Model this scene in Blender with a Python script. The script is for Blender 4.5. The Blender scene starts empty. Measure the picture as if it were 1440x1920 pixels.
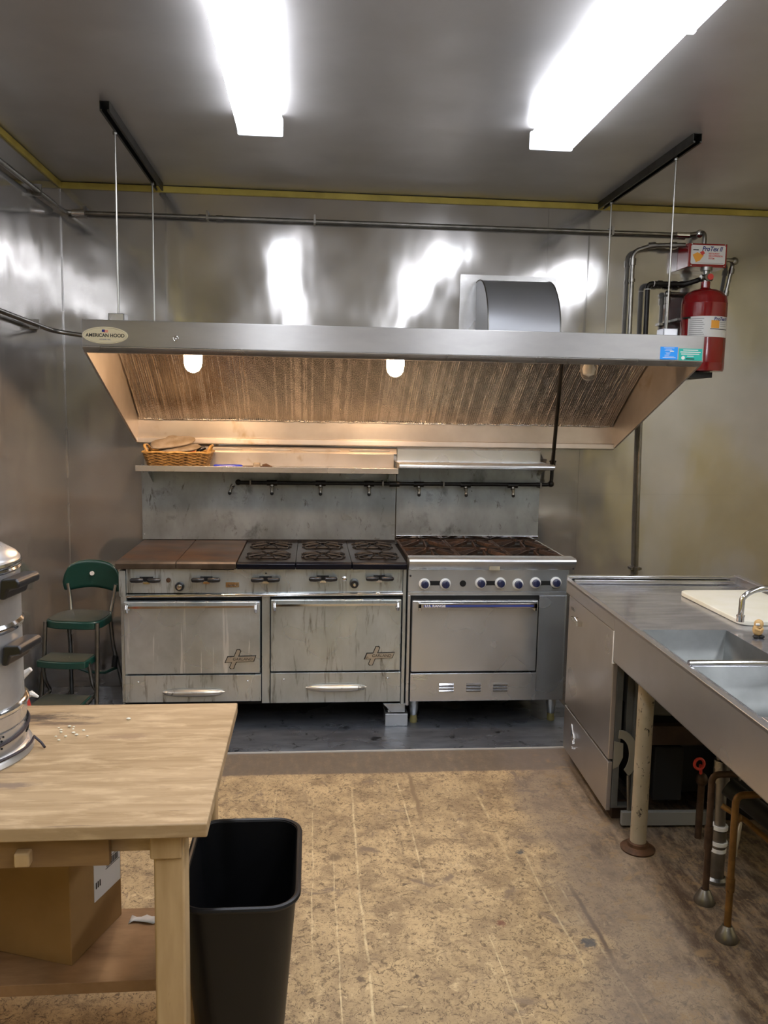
import bpy, bmesh, math, random
from mathutils import Vector, Matrix
random.seed(7)
PI = math.pi
SC = bpy.context.scene
COL = SC.collection

# ------------------------------------------------------------------ camera, world, exposure
cam_d = bpy.data.cameras.new('camera'); cam = bpy.data.objects.new('camera', cam_d); COL.objects.link(cam)
F, PITCH, YAW, ROLL = 1559.15, -.1195, .0884, .018
cam_d.sensor_fit = 'VERTICAL'; cam_d.sensor_height = 24.0; cam_d.lens = F/1920*24.0; cam_d.clip_start = .02
_cp, _sp, _cy, _sy = math.cos(PITCH), math.sin(PITCH), math.cos(YAW), math.sin(YAW)
_f = Vector((_sy*_cp, _cy*_cp, _sp)); _r = Vector((_cy, -_sy, 0)); _u = _r.cross(_f)
_r2 = _r*math.cos(ROLL)+_u*math.sin(ROLL); _u2 = -_r*math.sin(ROLL)+_u*math.cos(ROLL)
_m = Matrix((_r2, _u2, -_f)).transposed().to_4x4(); _m.translation = Vector((1.099, -5.081, 1.7092))
cam.matrix_world = _m
SC.camera = cam
w = bpy.data.worlds.new('world'); SC.world = w; w.use_nodes = True
w.node_tree.nodes['Background'].inputs[0].default_value = (.9, .95, 1, 1)
w.node_tree.nodes['Background'].inputs[1].default_value = .05
vs = SC.view_settings
vs.view_transform = 'Standard'; vs.look = 'None'; vs.gamma = 1; vs.use_curve_mapping = False
vs.exposure = 0.6
TUBE_E, BULB_E = 11.5, 150.0       # emission of the fluorescent lenses and of the hood bulbs

# ------------------------------------------------------------------ helpers
def lin(h):
    h = h.lstrip('#'); o = []
    for i in (0, 2, 4):
        c = int(h[i:i+2], 16)/255; o.append(c/12.92 if c <= .04045 else ((c+.055)/1.055)**2.4)
    return tuple(o)+(1,)

def mat(name, c, rough=.5, metal=0., var=None, vscale=4, vstretch=(1, 1, 1), vpos=(.35, .65), bump=0, bscale=20, bstretch=(1, 1, 1), bdist=.002,
        spots=None, sscale=30, sstretch=(1, 1, 1), spos=(.6, .66), rvar=0, emit=None, estr=0, bump2=0, b2scale=1.5, b2stretch=(1, 1, 1), b2dist=.01, coat=0, spots2=None, s2scale=8, s2pos=(.6, .7), s2stretch=(1,1,1), trans=0, ior=1.45, stain=None, aniso=0):
    m = bpy.data.materials.new(name); m.use_nodes = True
    nt = m.node_tree; N = nt.nodes; L = nt.links; b = N['Principled BSDF']
    b.inputs['Roughness'].default_value = rough; b.inputs['Metallic'].default_value = metal
    b.inputs['Base Color'].default_value = lin(c); b.inputs['IOR'].default_value = ior
    if coat: b.inputs['Coat Weight'].default_value = coat; b.inputs['Coat Roughness'].default_value = .08
    if trans: b.inputs['Transmission Weight'].default_value = trans
    if emit: b.inputs['Emission Color'].default_value = lin(emit); b.inputs['Emission Strength'].default_value = estr
    tc = N.new('ShaderNodeTexCoord')
    def noise(scale, st, detail=5, rgh=.6, dist=0):
        mp = N.new('ShaderNodeMapping'); mp.inputs['Scale'].default_value = st; L.new(tc.outputs['Object'], mp.inputs[0])
        n = N.new('ShaderNodeTexNoise'); n.inputs['Scale'].default_value = scale; n.inputs['Detail'].default_value = detail
        n.inputs['Roughness'].default_value = rgh; n.inputs['Distortion'].default_value = dist
        L.new(mp.outputs[0], n.inputs['Vector']); return n.outputs['Fac']
    def ramp(src, a, bb):
        r = N.new('ShaderNodeMapRange'); r.inputs[1].default_value = a; r.inputs[2].default_value = bb; L.new(src, r.inputs[0]); return r.outputs[0]
    def mix(f, a, bcol):
        x = N.new('ShaderNodeMix'); x.data_type = 'RGBA'; L.new(f, x.inputs[0])
        if isinstance(a, tuple): x.inputs[6].default_value = a
        else: L.new(a, x.inputs[6])
        x.inputs[7].default_value = bcol; return x.outputs[2]
    cur = lin(c)
    if var: cur = mix(ramp(noise(vscale, vstretch), *vpos), cur, lin(var))
    if spots: cur = mix(ramp(noise(sscale, sstretch, 4, .7, .5), *spos), cur, lin(spots))
    if spots2: cur = mix(ramp(noise(s2scale, s2stretch, 6, .65, .3), *s2pos), cur, lin(spots2))
    if stain:   # ((x, y, rx, ry), colour): one blotch with a broken edge
        for (sx_, sy_, rx, ry), sc in stain:
            mp = N.new('ShaderNodeMapping'); mp.vector_type = 'POINT'; mp.inputs['Location'].default_value = (-sx_/rx, -sy_/ry, 0); mp.inputs['Scale'].default_value = (1/rx, 1/ry, 0); L.new(tc.outputs['Object'], mp.inputs[0])
            ln = N.new('ShaderNodeVectorMath'); ln.operation = 'LENGTH'; L.new(mp.outputs[0], ln.inputs[0])
            ad = N.new('ShaderNodeMath'); ad.operation = 'MULTIPLY_ADD'; ad.inputs[1].default_value = 2.6; L.new(noise(16, (.6, 2, 1), 6, .75), ad.inputs[0]); L.new(ln.outputs['Value'], ad.inputs[2])
            cur = mix(ramp(ad.outputs[0], 2.15, 1.6), cur, lin(sc))
    if aniso:
        tg = N.new('ShaderNodeTangent'); tg.direction_type = 'RADIAL'; tg.axis = 'Z'; L.new(tg.outputs[0], b.inputs['Tangent'])
        b.inputs['Anisotropic'].default_value = aniso; b.inputs['Anisotropic Rotation'].default_value = .25
    if not isinstance(cur, tuple): L.new(cur, b.inputs['Base Color'])
    if rvar:
        r = N.new('ShaderNodeMapRange'); r.inputs[3].default_value = max(.02, rough-rvar); r.inputs[4].default_value = rough+rvar
        r.inputs[1].default_value = .3; r.inputs[2].default_value = .7
        L.new(noise(3.1, (1, 1, 1), 1.5), r.inputs[0]); L.new(r.outputs[0], b.inputs['Roughness'])
    prev = None
    for st, sc_, stt, dd in ((bump, bscale, bstretch, bdist), (bump2, b2scale, b2stretch, b2dist)):
        if st:
            bn = N.new('ShaderNodeBump'); bn.inputs['Strength'].default_value = st; bn.inputs['Distance'].default_value = dd
            L.new(noise(sc_, stt, 2 if dd > .004 else 4), bn.inputs['Height'])
            if prev: L.new(prev, bn.inputs['Normal'])
            prev = bn.outputs[0]
    if prev: L.new(prev, b.inputs['Normal'])
    return m

class MB:
    def __init__(s): s.v = []; s.f = []
    def add(s, v, f):
        o = len(s.v); s.v += [tuple(p) for p in v]; s.f += [tuple(i+o for i in q) for q in f]; return s
    def box(s, x0, x1, y0, y1, z0, z1):
        v = [(x, y, z) for z in (z0, z1) for y in (y0, y1) for x in (x0, x1)]
        return s.add(v, [(0, 2, 3, 1), (4, 5, 7, 6), (0, 1, 5, 4), (2, 6, 7, 3), (0, 4, 6, 2), (1, 3, 7, 5)])
    def prism(s, poly, axis, a, b):
        n = len(poly)
        def P(u, v, t): return {'x': (t, u, v), 'y': (u, t, v), 'z': (u, v, t)}[axis]
        v = [P(u, w_, a) for u, w_ in poly]+[P(u, w_, b) for u, w_ in poly]
        return s.add(v, [tuple(range(n))[::-1], tuple(range(n, 2*n))]+[(i, (i+1) % n, n+(i+1) % n, n+i) for i in range(n)])
    def tube(s, path, r, n=10, caps=True, closed=False, radii=None):
        P = [Vector(p) for p in path]; k = len(P); rings = []
        T = []
        for i in range(k):
            a = P[(i-1) % k] if (closed or i > 0) else P[i]; b = P[(i+1) % k] if (closed or i < k-1) else P[i]
            T.append((b-a).normalized())
        up = Vector((0, 0, 1)) if abs(T[0].z) < .9 else Vector((1, 0, 0))
        nrm = T[0].cross(up).normalized()
        for i in range(k):
            nrm = (nrm-T[i]*nrm.dot(T[i])).normalized(); bi = T[i].cross(nrm); rr = radii[i] if radii else r
            rings.append([P[i]+(nrm*math.cos(2*PI*j/n)+bi*math.sin(2*PI*j/n))*rr for j in range(n)])
        v = [p for g in rings for p in g]; f = []
        for i in range(k if closed else k-1):
            a = i*n; b = ((i+1) % k)*n
            for j in range(n): f.append((a+j, a+(j+1) % n, b+(j+1) % n, b+j))
        if caps and not closed: f.append(tuple(range(n))[::-1]); f.append(tuple(range((k-1)*n, k*n)))
        return s.add(v, f)
    def cyl(s, p0, p1, r, r1=None, n=20): return s.tube([p0, p1], r, n, radii=[r, r if r1 is None else r1])
    def lathe(s, prof, c, n=40, axis='z'):
        v = []; f = []
        for r, h in prof:
            for j in range(n):
                a = 2*PI*j/n; u, w_ = r*math.cos(a), r*math.sin(a)
                v.append({'z': (c[0]+u, c[1]+w_, c[2]+h), 'y': (c[0]+u, c[1]+h, c[2]+w_), 'x': (c[0]+h, c[1]+u, c[2]+w_)}[axis])
        k = len(prof)
        for i in range(k-1):
            for j in range(n): f.append((i*n+j, i*n+(j+1) % n, (i+1)*n+(j+1) % n, (i+1)*n+j))
        f.append(tuple(range(n))[::-1]); f.append(tuple(range((k-1)*n, k*n)))
        return s.add(v, f)
    def ball(s, c, r, sx=1, sy=1, sz=1, n=20, m=12):
        prof = [(max(1e-4, r*math.sin(PI*i/m)), -r*math.cos(PI*i/m)) for i in range(m+1)]
        o = len(s.v); s.lathe(prof, (0, 0, 0), n)
        for i in range(o, len(s.v)): x, y, z = s.v[i]; s.v[i] = (c[0]+x*sx, c[1]+y*sy, c[2]+z*sz)
        return s
    def xf(s, M, start=0):
        for i in range(start, len(s.v)): s.v[i] = tuple(M @ Vector(s.v[i]))
        return s
    def build(s, name, material, parent=None, bev=0, smooth=True, local=False, label=None, seg=2, subd=0):
        me = bpy.data.meshes.new(name)
        off = Vector((0, 0, 0)) if (parent is None or local) else world_loc(parent)
        me.from_pydata([tuple(Vector(p)-off) for p in s.v], [], s.f); me.validate()
        bm = bmesh.new(); bm.from_mesh(me); bmesh.ops.recalc_face_normals(bm, faces=bm.faces); bm.to_mesh(me); bm.free()
        if smooth:
            for p in me.polygons: p.use_smooth = True
            me.set_sharp_from_angle(angle=math.radians(38))
        me.materials.append(material)
        o = bpy.data.objects.new(name, me); COL.objects.link(o); o.parent = parent
        if bev:
            b = o.modifiers.new('bevel', 'BEVEL'); b.width = bev; b.segments = seg; b.limit_method = 'ANGLE'; b.angle_limit = math.radians(40); b.harden_normals = True
        if subd:
            sd = o.modifiers.new('sub', 'SUBSURF'); sd.levels = subd; sd.render_levels = subd
        if label: o['label'] = label
        return o

def world_loc(o):
    p = Vector((0, 0, 0))
    while o: p += o.location; o = o.parent
    return p
def thing(name, label, cat, loc=(0, 0, 0), rz=0, group=None):
    o = bpy.data.objects.new(name, None); COL.objects.link(o); o.location = loc; o.rotation_euler = (0, 0, rz)
    o.empty_display_size = .05; return tag(o, label, cat, group)
def tag(o, label, cat, group=None, kind=None):
    o['label'] = label; o['category'] = cat
    if group: o['group'] = group
    if kind: o['kind'] = kind
    return o
def struct(o): o['kind'] = 'structure'; return o
def dup(root, loc, label, rz=None):
    r = root.copy(); COL.objects.link(r); r.location = loc; r['label'] = label
    if rz is not None: r.rotation_euler = (0, 0, rz)
    def rec(a, b):
        for ch in list(a.children):
            if ch is b: continue
            c = ch.copy(); COL.objects.link(c); c.parent = b; rec(ch, c)
    rec(root, r); return r
def fillet(path, r, n=6):
    P = [Vector(p) for p in path]; out = [P[0]]
    for i in range(1, len(P)-1):
        a, b, c = P[i-1], P[i], P[i+1]; u = (a-b); w_ = (c-b); rr = min(r, u.length*.49, w_.length*.49)
        p0 = b+u.normalized()*rr; p1 = b+w_.normalized()*rr
        for k in range(n+1):
            t = k/n; out.append(p0*(1-t)**2+b*2*t*(1-t)+p1*t*t)
    return out+[P[-1]]
def text(s, size, material, parent, pos, rot=(PI/2, 0, 0), ext=.0004, shear=0, sx=1, bold=0, local=False, align='CENTER', name='lettering'):
    cu = bpy.data.curves.new(name, 'FONT'); cu.body = s; cu.size = size; cu.extrude = ext; cu.shear = shear; cu.offset = bold
    cu.align_x = align; cu.align_y = 'CENTER'
    t = bpy.data.objects.new('tmp', cu); COL.objects.link(t)
    dg = bpy.context.evaluated_depsgraph_get(); me = bpy.data.meshes.new_from_object(t.evaluated_get(dg)); bpy.data.objects.remove(t); bpy.data.curves.remove(cu)
    me.name = name; me.materials.clear(); me.materials.append(material)
    M = Matrix.Translation(Vector(pos)-(Vector() if local or parent is None else world_loc(parent)))
    from mathutils import Euler
    M = M @ Euler(rot).to_matrix().to_4x4() @ Matrix.Diagonal((sx, 1, 1, 1))
    me.transform(M)
    o = bpy.data.objects.new(name, me); COL.objects.link(o); o.parent = parent; return o
def rrect(x0, x1, y0, y1, r, n=5):
    P = []
    for cx, cy, a in ((x1-r, y1-r, 0), (x0+r, y1-r, PI/2), (x0+r, y0+r, PI), (x1-r, y0+r, 1.5*PI)):
        for k in range(n+1): P.append((cx+r*math.cos(a+PI/2*k/n), cy+r*math.sin(a+PI/2*k/n)))
    return P

# ------------------------------------------------------------------ materials
M_wall = mat('sheet_steel_wall', '#bab7b3', .13, .8, var='#a9a6a2', vscale=1.2, rvar=.05, bump=.3, bscale=4, bstretch=(1, 1, .4), bdist=.009, bump2=.6, b2scale=1.3, b2dist=.022)
M_ceil = mat('sheet_steel_ceiling', '#c6c2be', .38, .82, var='#bbb7b2', vscale=1.5, rvar=.06, bump=.12, bscale=9, bdist=.004, bump2=.3, b2scale=1.1, b2dist=.015)
M_yel = mat('yellow_paint', '#b3a04a', .55, 0, var='#9c8b3e', vscale=5, bump=.2, bscale=40)
M_yelwall = mat('yellow_wall_paint', '#dcd7c8', .6, 0, var='#cdc190', vscale=.5, vpos=(.5,.6))
M_yelpaint = mat('old_yellow_wall_paint', '#b7a44c', .6, 0, var='#a8954a', vscale=1)
M_tanwall = mat('tan_wall_paint', '#d0c9b4', .6, 0, var='#c6b67e', vscale=.7, vpos=(.45, .55))
M_duct = mat('galvanised_duct_sheet', '#a6a8ab', .42, .75)
M_strip = mat('pale_metal_strip', '#c9c8c2', .4, .3)
M_arm = mat('grey_beige_metal', '#8a8576', .45, .3)
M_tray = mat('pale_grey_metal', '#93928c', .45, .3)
M_greywall = mat('grey_wall_paint', '#b8b4ac', .6, 0, var='#9f9b93', vscale=1)
M_steel = mat('brushed_steel', '#bfbdba', .27, .75, var='#adaba8', vscale=3, vstretch=(1, 1, 3), rvar=.06, bump=.12, bscale=6, bstretch=(1, 1, 60), bdist=.001)
M_steel_h = mat('hood_steel', '#aeaca9', .42, .92, var='#a4a29f', vscale=3, vstretch=(1, 1, 3), rvar=.02, aniso=.8, bump2=.25, b2scale=1.6, b2stretch=(1, 1, .1), b2dist=.01)
M_warm = mat('hood_inner_steel', '#d0c7be', .34, .78, var='#c2b8ae', vscale=4, rvar=.06, spots='#a8906c', sscale=3, spos=(.6, .75))
M_dirty = mat('worn_range_steel', '#cad2d4', .3, .78, var='#b2bab9', vscale=5, vstretch=(1, 1, .5), rvar=.09, spots='#5f5848', sscale=16, sstretch=(2, 1, .25), spos=(.56, .74), bump=.1, bscale=30, bdist=.001)
M_drip = mat('oven_door_steel', '#c9d1d4', .3, .78, var='#b0b7b8', vscale=4, rvar=.09, spots='#dfe4e6', sscale=22, sstretch=(1.6, 1, .06), spos=(.60, .64), spots2='#5d5648', s2scale=16, s2stretch=(1.4, 1, .3), s2pos=(.64, .8), bump=.1, bscale=30, bdist=.001)
M_dirty_light = mat('worn_pull_steel', '#b9b5ab', .3, .8, spots='#6d675a', sscale=25, spos=(.6, .7), bump=.2, bscale=20)
M_us = mat('clean_range_steel', '#d2d6d8', .25, .8, var='#c1c5c6', vscale=2, rvar=.04)
M_splash = mat('greasy_backguard_steel', '#a6adb0', .34, .7, var='#8a8f90', vscale=5, vstretch=(1, 1, .6), rvar=.1, spots='#4c4638', sscale=22, sstretch=(1, 1, .4), spos=(.6, .75), spots2='#2d2923', s2scale=3.4, s2pos=(.6, .78), bump=.15, bscale=60, bdist=.0015)
M_sink = mat('sink_steel', '#b6b1ac', .3, .8, var='#a8a29c', vscale=1.5, rvar=.03, bump2=.08, b2scale=1.5, b2dist=.006)
M_deck = mat('scratched_counter_steel', '#b6b6ba', .2, .8, var='#9c9ca1', vscale=9, vstretch=(.5, 3, 1), vpos=(.4,.6), rvar=.08, bump2=.2, b2scale=2.5, b2dist=.008, spots='#d2d2d6', sscale=11, sstretch=(1, 3, 1), spos=(.66, .69))
M_basin = mat('basin_steel', '#7c7e7b', .42, .85, var='#6b6d6a', vscale=6, rvar=.08)
M_chrome = mat('chrome', '#dddddd', .1, 1)
M_pipe = mat('galvanised_pipe', '#8f8c86', .34, 1, var='#77746d', vscale=12, rvar=.08)
M_rod = mat('threaded_rod_steel', '#8a8780', .35, 1)
M_strut = mat('dark_strut_steel', '#55544f', .42, 1, var='#3c3b37', vscale=8)
M_blackpipe = mat('black_iron_pipe', '#24211e', .42, .4, var='#15130f', vscale=12, rvar=.1)
M_rustpipe = mat('rusty_brown_pipe', '#5a4636', .5, .5, var='#3e2f24', vscale=15)
M_copper = mat('dull_copper_pipe', '#8a6534', .45, .6, var='#5f4523', vscale=12, spots='#3c2f1e', sscale=20)
M_hot = mat('rusty_hot_plate', '#453a33', .5, .35, var='#59422f', vscale=4, vstretch=(1, 2, 1), vpos=(.4, .6), spots='#3a3530', sscale=6, spos=(.5, .7), spots2='#8d8577', s2scale=14, s2pos=(.74, .78), bump=.3, bscale=40, rvar=.1)
M_hotlip = mat('hot_plate_lip', '#6a6055', .42, .7, var='#4e443a', vscale=9, bump=.3, bscale=30)
M_enam = mat('black_enamel', '#0a0d18', .22, 0, ior=1.3)
M_enamtop = mat('greasy_black_enamel', '#191614', .35, 0, var='#2b2622', vscale=14, bump=.3, bscale=40, spots='#4c4238', sscale=40, spos=(.64, .7))
M_iron = mat('cast_iron', '#1a1715', .5, .3, var='#2c2622', vscale=20, bump=.3, bscale=60)
M_rustiron = mat('rusty_cast_iron', '#41322a', .55, .3, var='#2c231e', vscale=12, spots='#5f4636', sscale=12, spos=(.5, .7), bump=.5, bscale=60)
M_dark = mat('dark_void', '#0d0c0b', .8)
M_bake = mat('black_bakelite', '#17171a', .35, 0, coat=.2)
M_blue = mat('dark_blue_knob', '#1e2547', .35, 0, coat=.3)
M_white = mat('white_plastic', '#dcdbd6', .4)
M_blueenam = mat('blue_chrome_strip', '#4655a0', .25, .4)
M_cream = mat('cream_paint', '#b5ab93', .5, 0, var='#9b917b', vscale=10)
M_legp = mat('chipped_beige_paint', '#a79a84', .5, 0, var='#94886f', vscale=6, spots='#2a2219', sscale=45, sstretch=(1, 1, .6), spos=(.6, .64))
M_foot = mat('yellowed_foot', '#8b8355', .5, 0)
M_rust = mat('rusty_flange', '#5e4028', .6, .3, var='#3f2c1d', vscale=20, bump=.4, bscale=50)
M_red = mat('red_enamel', '#7e0f14', .2, 0, coat=.7)
M_paper = mat('label_paper', '#d4d3cf', .45)
M_orange = mat('orange_print', '#e5a13c', .5)
M_redp = mat('red_print', '#c8423a', .5)
M_navy = mat('navy_print', '#16206b', .5)
M_grey = mat('grey_print', '#8b8b88', .5)
M_blackp = mat('black_print', '#111111', .5)
M_stblue = mat('blue_sticker', '#1f8be0', .45)
M_stgreen = mat('green_sticker', '#23a394', .45)
M_stgold = mat('silver_gold_badge', '#c9bfa0', .35, .6)
M_greenp = mat('green_paint', '#0c3a31', .32, 0, coat=.4, spots='#cfd3cc', sscale=26, spos=(.73, .75))
M_tread = mat('worn_grey_green_tread', '#4b4a3c', .5, 0, var='#3a3f35', vscale=9, spots='#8d8874', sscale=20, spos=(.7, .75))
M_wicker = mat('golden_wicker', '#c29a5c', .5, 0, var='#9c743a', vscale=30, bump=.3, bscale=80)
M_wickdk = mat('brown_wicker', '#93703f', .55, 0, var='#6b4d26', vscale=30, bump=.3, bscale=80)
M_mitt = mat('taupe_mitt_cloth', '#a79a8b', .6, .15, var='#857560', vscale=12, bump=.5, bscale=20, bdist=.004)
M_handle = mat('blue_plastic', '#2233b4', .3, 0, coat=.3)
M_wood = mat('worn_maple', '#a48b69', .55, 0, var='#8f7654', vscale=6, vstretch=(.35, 5, 5), vpos=(.38, .62), spots='#5f4a36', sscale=9, sstretch=(.5, 9, 9), spos=(.6, .78), spots2='#b59c79', s2scale=14, s2stretch=(.5, 2.4, 2), s2pos=(.48, .66), bump=.3, bscale=12, bstretch=(.4, 8, 8), bdist=.0012, stain=(((.06, .27, .16, .045), '#4a3c30'), ((.15, .22, .11, .02), '#6b5743'), ((.12, -.16, .09, .02), '#7d6a58'), ((.33, .12, .12, .03), '#8d7458'), ((-.02, -.28, .2, .02), '#8a7054')))
M_woodv = mat('worn_maple_upright', '#c0a67e', .55, 0, var='#9c7f56', vscale=3, vstretch=(4, 4, .6), vpos=(.3, .7), spots='#5f4a33', sscale=12, sstretch=(3, 3, .4), spos=(.66, .8), bump=.2, bscale=10, bdist=.001)
M_wooddk = mat('brown_drawer_wood', '#8d6f49', .55, 0, var='#775a39', vscale=3, vstretch=(1, 4, 5), bump=.2, bscale=10, bdist=.001)
M_shelf = mat('brown_plywood', '#a8845e', .55, 0, var='#80603f', vscale=4, vstretch=(1, 3, 1))
M_card = mat('cardboard', '#9d7b4c', .75, 0, var='#917043', vscale=5, bump=.1, bscale=60)
M_bin = mat('black_polythene', '#060608', .42, 0, bump=.1, bscale=150)
M_alu = mat('brushed_aluminium', '#cfcdcc', .3, .8, var='#b9b7b5', vscale=6, rvar=.08, bump=.15, bscale=10, bdist=.001)
M_cord = mat('dark_cord', '#2b2327', .5)
M_board = mat('white_cutting_board', '#dcd9cb', .45, 0, var='#d4d0ba', vscale=5)
M_tan = mat('tan_clay', '#b99a68', .6, 0, var='#c09a60', vscale=12)
M_pink = mat('mauve_cloth', '#9c7f90', .8)
M_plinth = mat('dark_wood_plinth', '#3d2a1a', .7, 0, var='#2a1c11', vscale=9)
M_dwside = mat('grey_appliance_paint', '#5f5f5b', .45, .3, var='#4e4e4a', vscale=6)
M_rubber = mat('black_rubber', '#121212', .6)
M_lens = mat('glowing_lens', '#f4f6ff', .4, 0, emit='#eef3ff', estr=TUBE_E)
M_lenscap = mat('clear_end_cap', '#e8eaf2', .3, 0, emit='#eef3ff', estr=1.1)
M_bulb = mat('lit_bulb', '#fff1de', .3, 0, emit='#ffd2a2', estr=BULB_E)
M_glass = mat('clear_lamp_glass', '#f0ece6', .12, 0, trans=.92, ior=1.2)
M_fixt = mat('white_fixture_enamel', '#d8d9dc', .35)

# floor: worn tan board, dark flecks, pale scratches along the room, grime by the range and under the sink
def floor_mat():
    m = bpy.data.materials.new('worn_tan_floor'); m.use_nodes = True; nt = m.node_tree; N = nt.nodes; L = nt.links; b = N['Principled BSDF']
    tc = N.new('ShaderNodeTexCoord'); O = tc.outputs['Object']
    sp = N.new('ShaderNodeSeparateXYZ'); L.new(O, sp.inputs[0])
    def noise(s, st=(1, 1, 1), d=6, r=.6, dist=0):
        mp = N.new('ShaderNodeMapping'); mp.inputs['Scale'].default_value = st; L.new(O, mp.inputs[0])
        n = N.new('ShaderNodeTexNoise'); n.inputs['Scale'].default_value = s; n.inputs['Detail'].default_value = d; n.inputs['Roughness'].default_value = r; n.inputs['Distortion'].default_value = dist
        L.new(mp.outputs[0], n.inputs['Vector']); return n.outputs['Fac']
    def rng(src, a, bb, c=0, d=1):
        r = N.new('ShaderNodeMapRange'); r.interpolation_type = 'SMOOTHSTEP'
        for i, v_ in enumerate((a, bb, c, d)): r.inputs[i+1].default_value = v_
        L.new(src, r.inputs[0]); return r.outputs[0]
    def mth(op, a, bb=None):
        q = N.new('ShaderNodeMath'); q.operation = op
        for i, t in enumerate((a, bb)):
            if t is None: continue
            if isinstance(t, (int, float)): q.inputs[i].default_value = t
            else: L.new(t, q.inputs[i])
        return q.outputs[0]
    def mix(f, a, c):
        x = N.new('ShaderNodeMix'); x.data_type = 'RGBA'; L.new(f, x.inputs[0])
        if isinstance(a, str): x.inputs[6].default_value = lin(a)
        else: L.new(a, x.inputs[6])
        x.inputs[7].default_value = lin(c); return x.outputs[2]
    c = mix(rng(noise(2.2), .38, .62), '#c1a77c', '#ab936c')
    c = mix(rng(noise(7, d=9, r=.75), .44, .62), c, '#8f795a')
    c = mix(rng(noise(13, d=8, r=.75, dist=.4), .54, .66), c, '#c6ae84')
    c = mix(rng(noise(4, (5, .7, 1), 6, .7), .54, .68), c, '#9b8564')
    c = mix(rng(noise(30, d=6, r=.8, dist=1.6), .53, .6), c, '#6d5a40')
    c = mix(rng(noise(62, d=4, r=.8, dist=2), .56, .62), c, '#5a4933')
    c = mix(rng(noise(5.5, (1, 1, 1), 5, .7, .6), .58, .68), c, '#7c6a55')
    for (px_, py_, rr_, cc) in ((2.015, -2.62, .03, '#39424a'), (1.93, -2.05, .02, '#3f4448'), (1.45, -2.25, .012, '#4a3c2c'), (1.43, -2.75, .010, '#4a3c2c'), (1.2, -2.05, .03, '#6e5c44'), (1.26, -2.75, .018, '#5c4c3a'), (1.75, -2.5, .02, '#6a3f2c')):
        cb = N.new('ShaderNodeVectorMath'); cb.operation = 'DISTANCE'; L.new(O, cb.inputs[0]); cb.inputs[1].default_value = (px_, py_, 0)
        f = rng(mth('ADD', cb.outputs['Value'], mth('MULTIPLY', mth('SUBTRACT', noise(60, d=5, r=.8), .5), rr_*3)), rr_*.5, rr_*1.1, .85, 0); c = mix(f, c, cc)
    # pale scratches: thin lines running along the room
    for (x0, tilt, y0, y1, wd) in ((1.29, .0, -3.6, -1.5, .0035), (1.51, .02, -2.2, -1.4, .003), (1.86, .03, -2.1, -1.6, .0045), (1.95, .02, -2.7, -2.1, .003), (2.02, .05, -3.3, -2.2, .0035), (1.12, 0, -2.6, -1.6, .002), (1.2, .0, -3.5, -2.1, .002), (.95, .0, -3.3, -1.5, .0022), (1.7, .01, -3.2, -2.6, .002)):
        xx = mth('SUBTRACT', mth('ADD', sp.outputs[0], mth('MULTIPLY', mth('SUBTRACT', noise(1.1, d=3), .5), .06)), mth('ADD', x0, mth('MULTIPLY', mth('SUBTRACT', sp.outputs[1], y1), -tilt)))
        f = rng(mth('ABSOLUTE', xx), wd*.6, wd*1.5, 1, 0)
        f = mth('MULTIPLY', f, rng(sp.outputs[1], y0-.1, y0+.05)); f = mth('MULTIPLY', f, rng(sp.outputs[1], y1-.05, y1+.1, 1, 0))
        f = mth('MULTIPLY', f, rng(noise(11, d=5, r=.8), .36, .66, .0, .85)); c = mix(f, c, '#d6c296')
    # one dark dent, and a dark seam by the sink
    for (x0, y0, y1, wd, col) in ((2.055, -2.72, -2.3, .007, '#5c4a36'), (1.58, -1.75, -1.3, .008, '#7f6a4e'), (2.55, -3.6, -2.2, .004, '#2b2118')):
        xx = mth('SUBTRACT', mth('ADD', sp.outputs[0], mth('MULTIPLY', mth('SUBTRACT', noise(1.6), .5), .1)), x0)
        f = rng(mth('ABSOLUTE', xx), wd*.4, wd*1.8, 1, 0)
        f = mth('MULTIPLY', f, rng(sp.outputs[1], y0-.1, y0+.1)); f = mth('MULTIPLY', f, rng(sp.outputs[1], y1-.1, y1+.1, 1, 0)); c = mix(f, c, col)
    # grime strip in front of the range sheet (its own wavy edge), grime towards the sink
    yy = mth('ADD', sp.outputs[1], mth('MULTIPLY', mth('SUBTRACT', noise(9), .5), .03))
    g = rng(yy, -1.315, -1.295); g = mth('MULTIPLY', g, rng(noise(8, (4, 1, 1)), .2, .6, .72, .95))
    c = mix(g, c, '#665a4c')
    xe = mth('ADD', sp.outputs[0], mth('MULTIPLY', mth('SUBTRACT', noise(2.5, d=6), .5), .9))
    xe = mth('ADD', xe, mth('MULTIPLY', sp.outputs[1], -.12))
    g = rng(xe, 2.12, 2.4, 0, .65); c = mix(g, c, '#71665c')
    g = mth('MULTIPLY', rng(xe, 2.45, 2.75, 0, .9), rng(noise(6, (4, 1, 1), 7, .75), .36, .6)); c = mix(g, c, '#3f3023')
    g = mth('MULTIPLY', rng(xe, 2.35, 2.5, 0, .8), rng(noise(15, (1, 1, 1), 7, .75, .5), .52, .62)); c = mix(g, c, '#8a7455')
    L.new(c, b.inputs['Base Color'])
    rr = N.new('ShaderNodeMapRange'); rr.inputs[3].default_value = .42; rr.inputs[4].default_value = .75; L.new(noise(7), rr.inputs[0]); L.new(rr.outputs[0], b.inputs['Roughness'])
    bn = N.new('ShaderNodeBump'); bn.inputs['Strength'].default_value = .4; bn.inputs['Distance'].default_value = .003; L.new(noise(45, d=5, r=.7), bn.inputs['Height']); L.new(bn.outputs[0], b.inputs['Normal'])
    return m
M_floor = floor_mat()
M_plate = mat('blackened_floor_steel', '#84888e', .3, .6, var='#6a6d73', vscale=5, vstretch=(1, 3, 1), rvar=.1, bump=.2, bscale=40, spots='#3c3e41', sscale=12)
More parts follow.
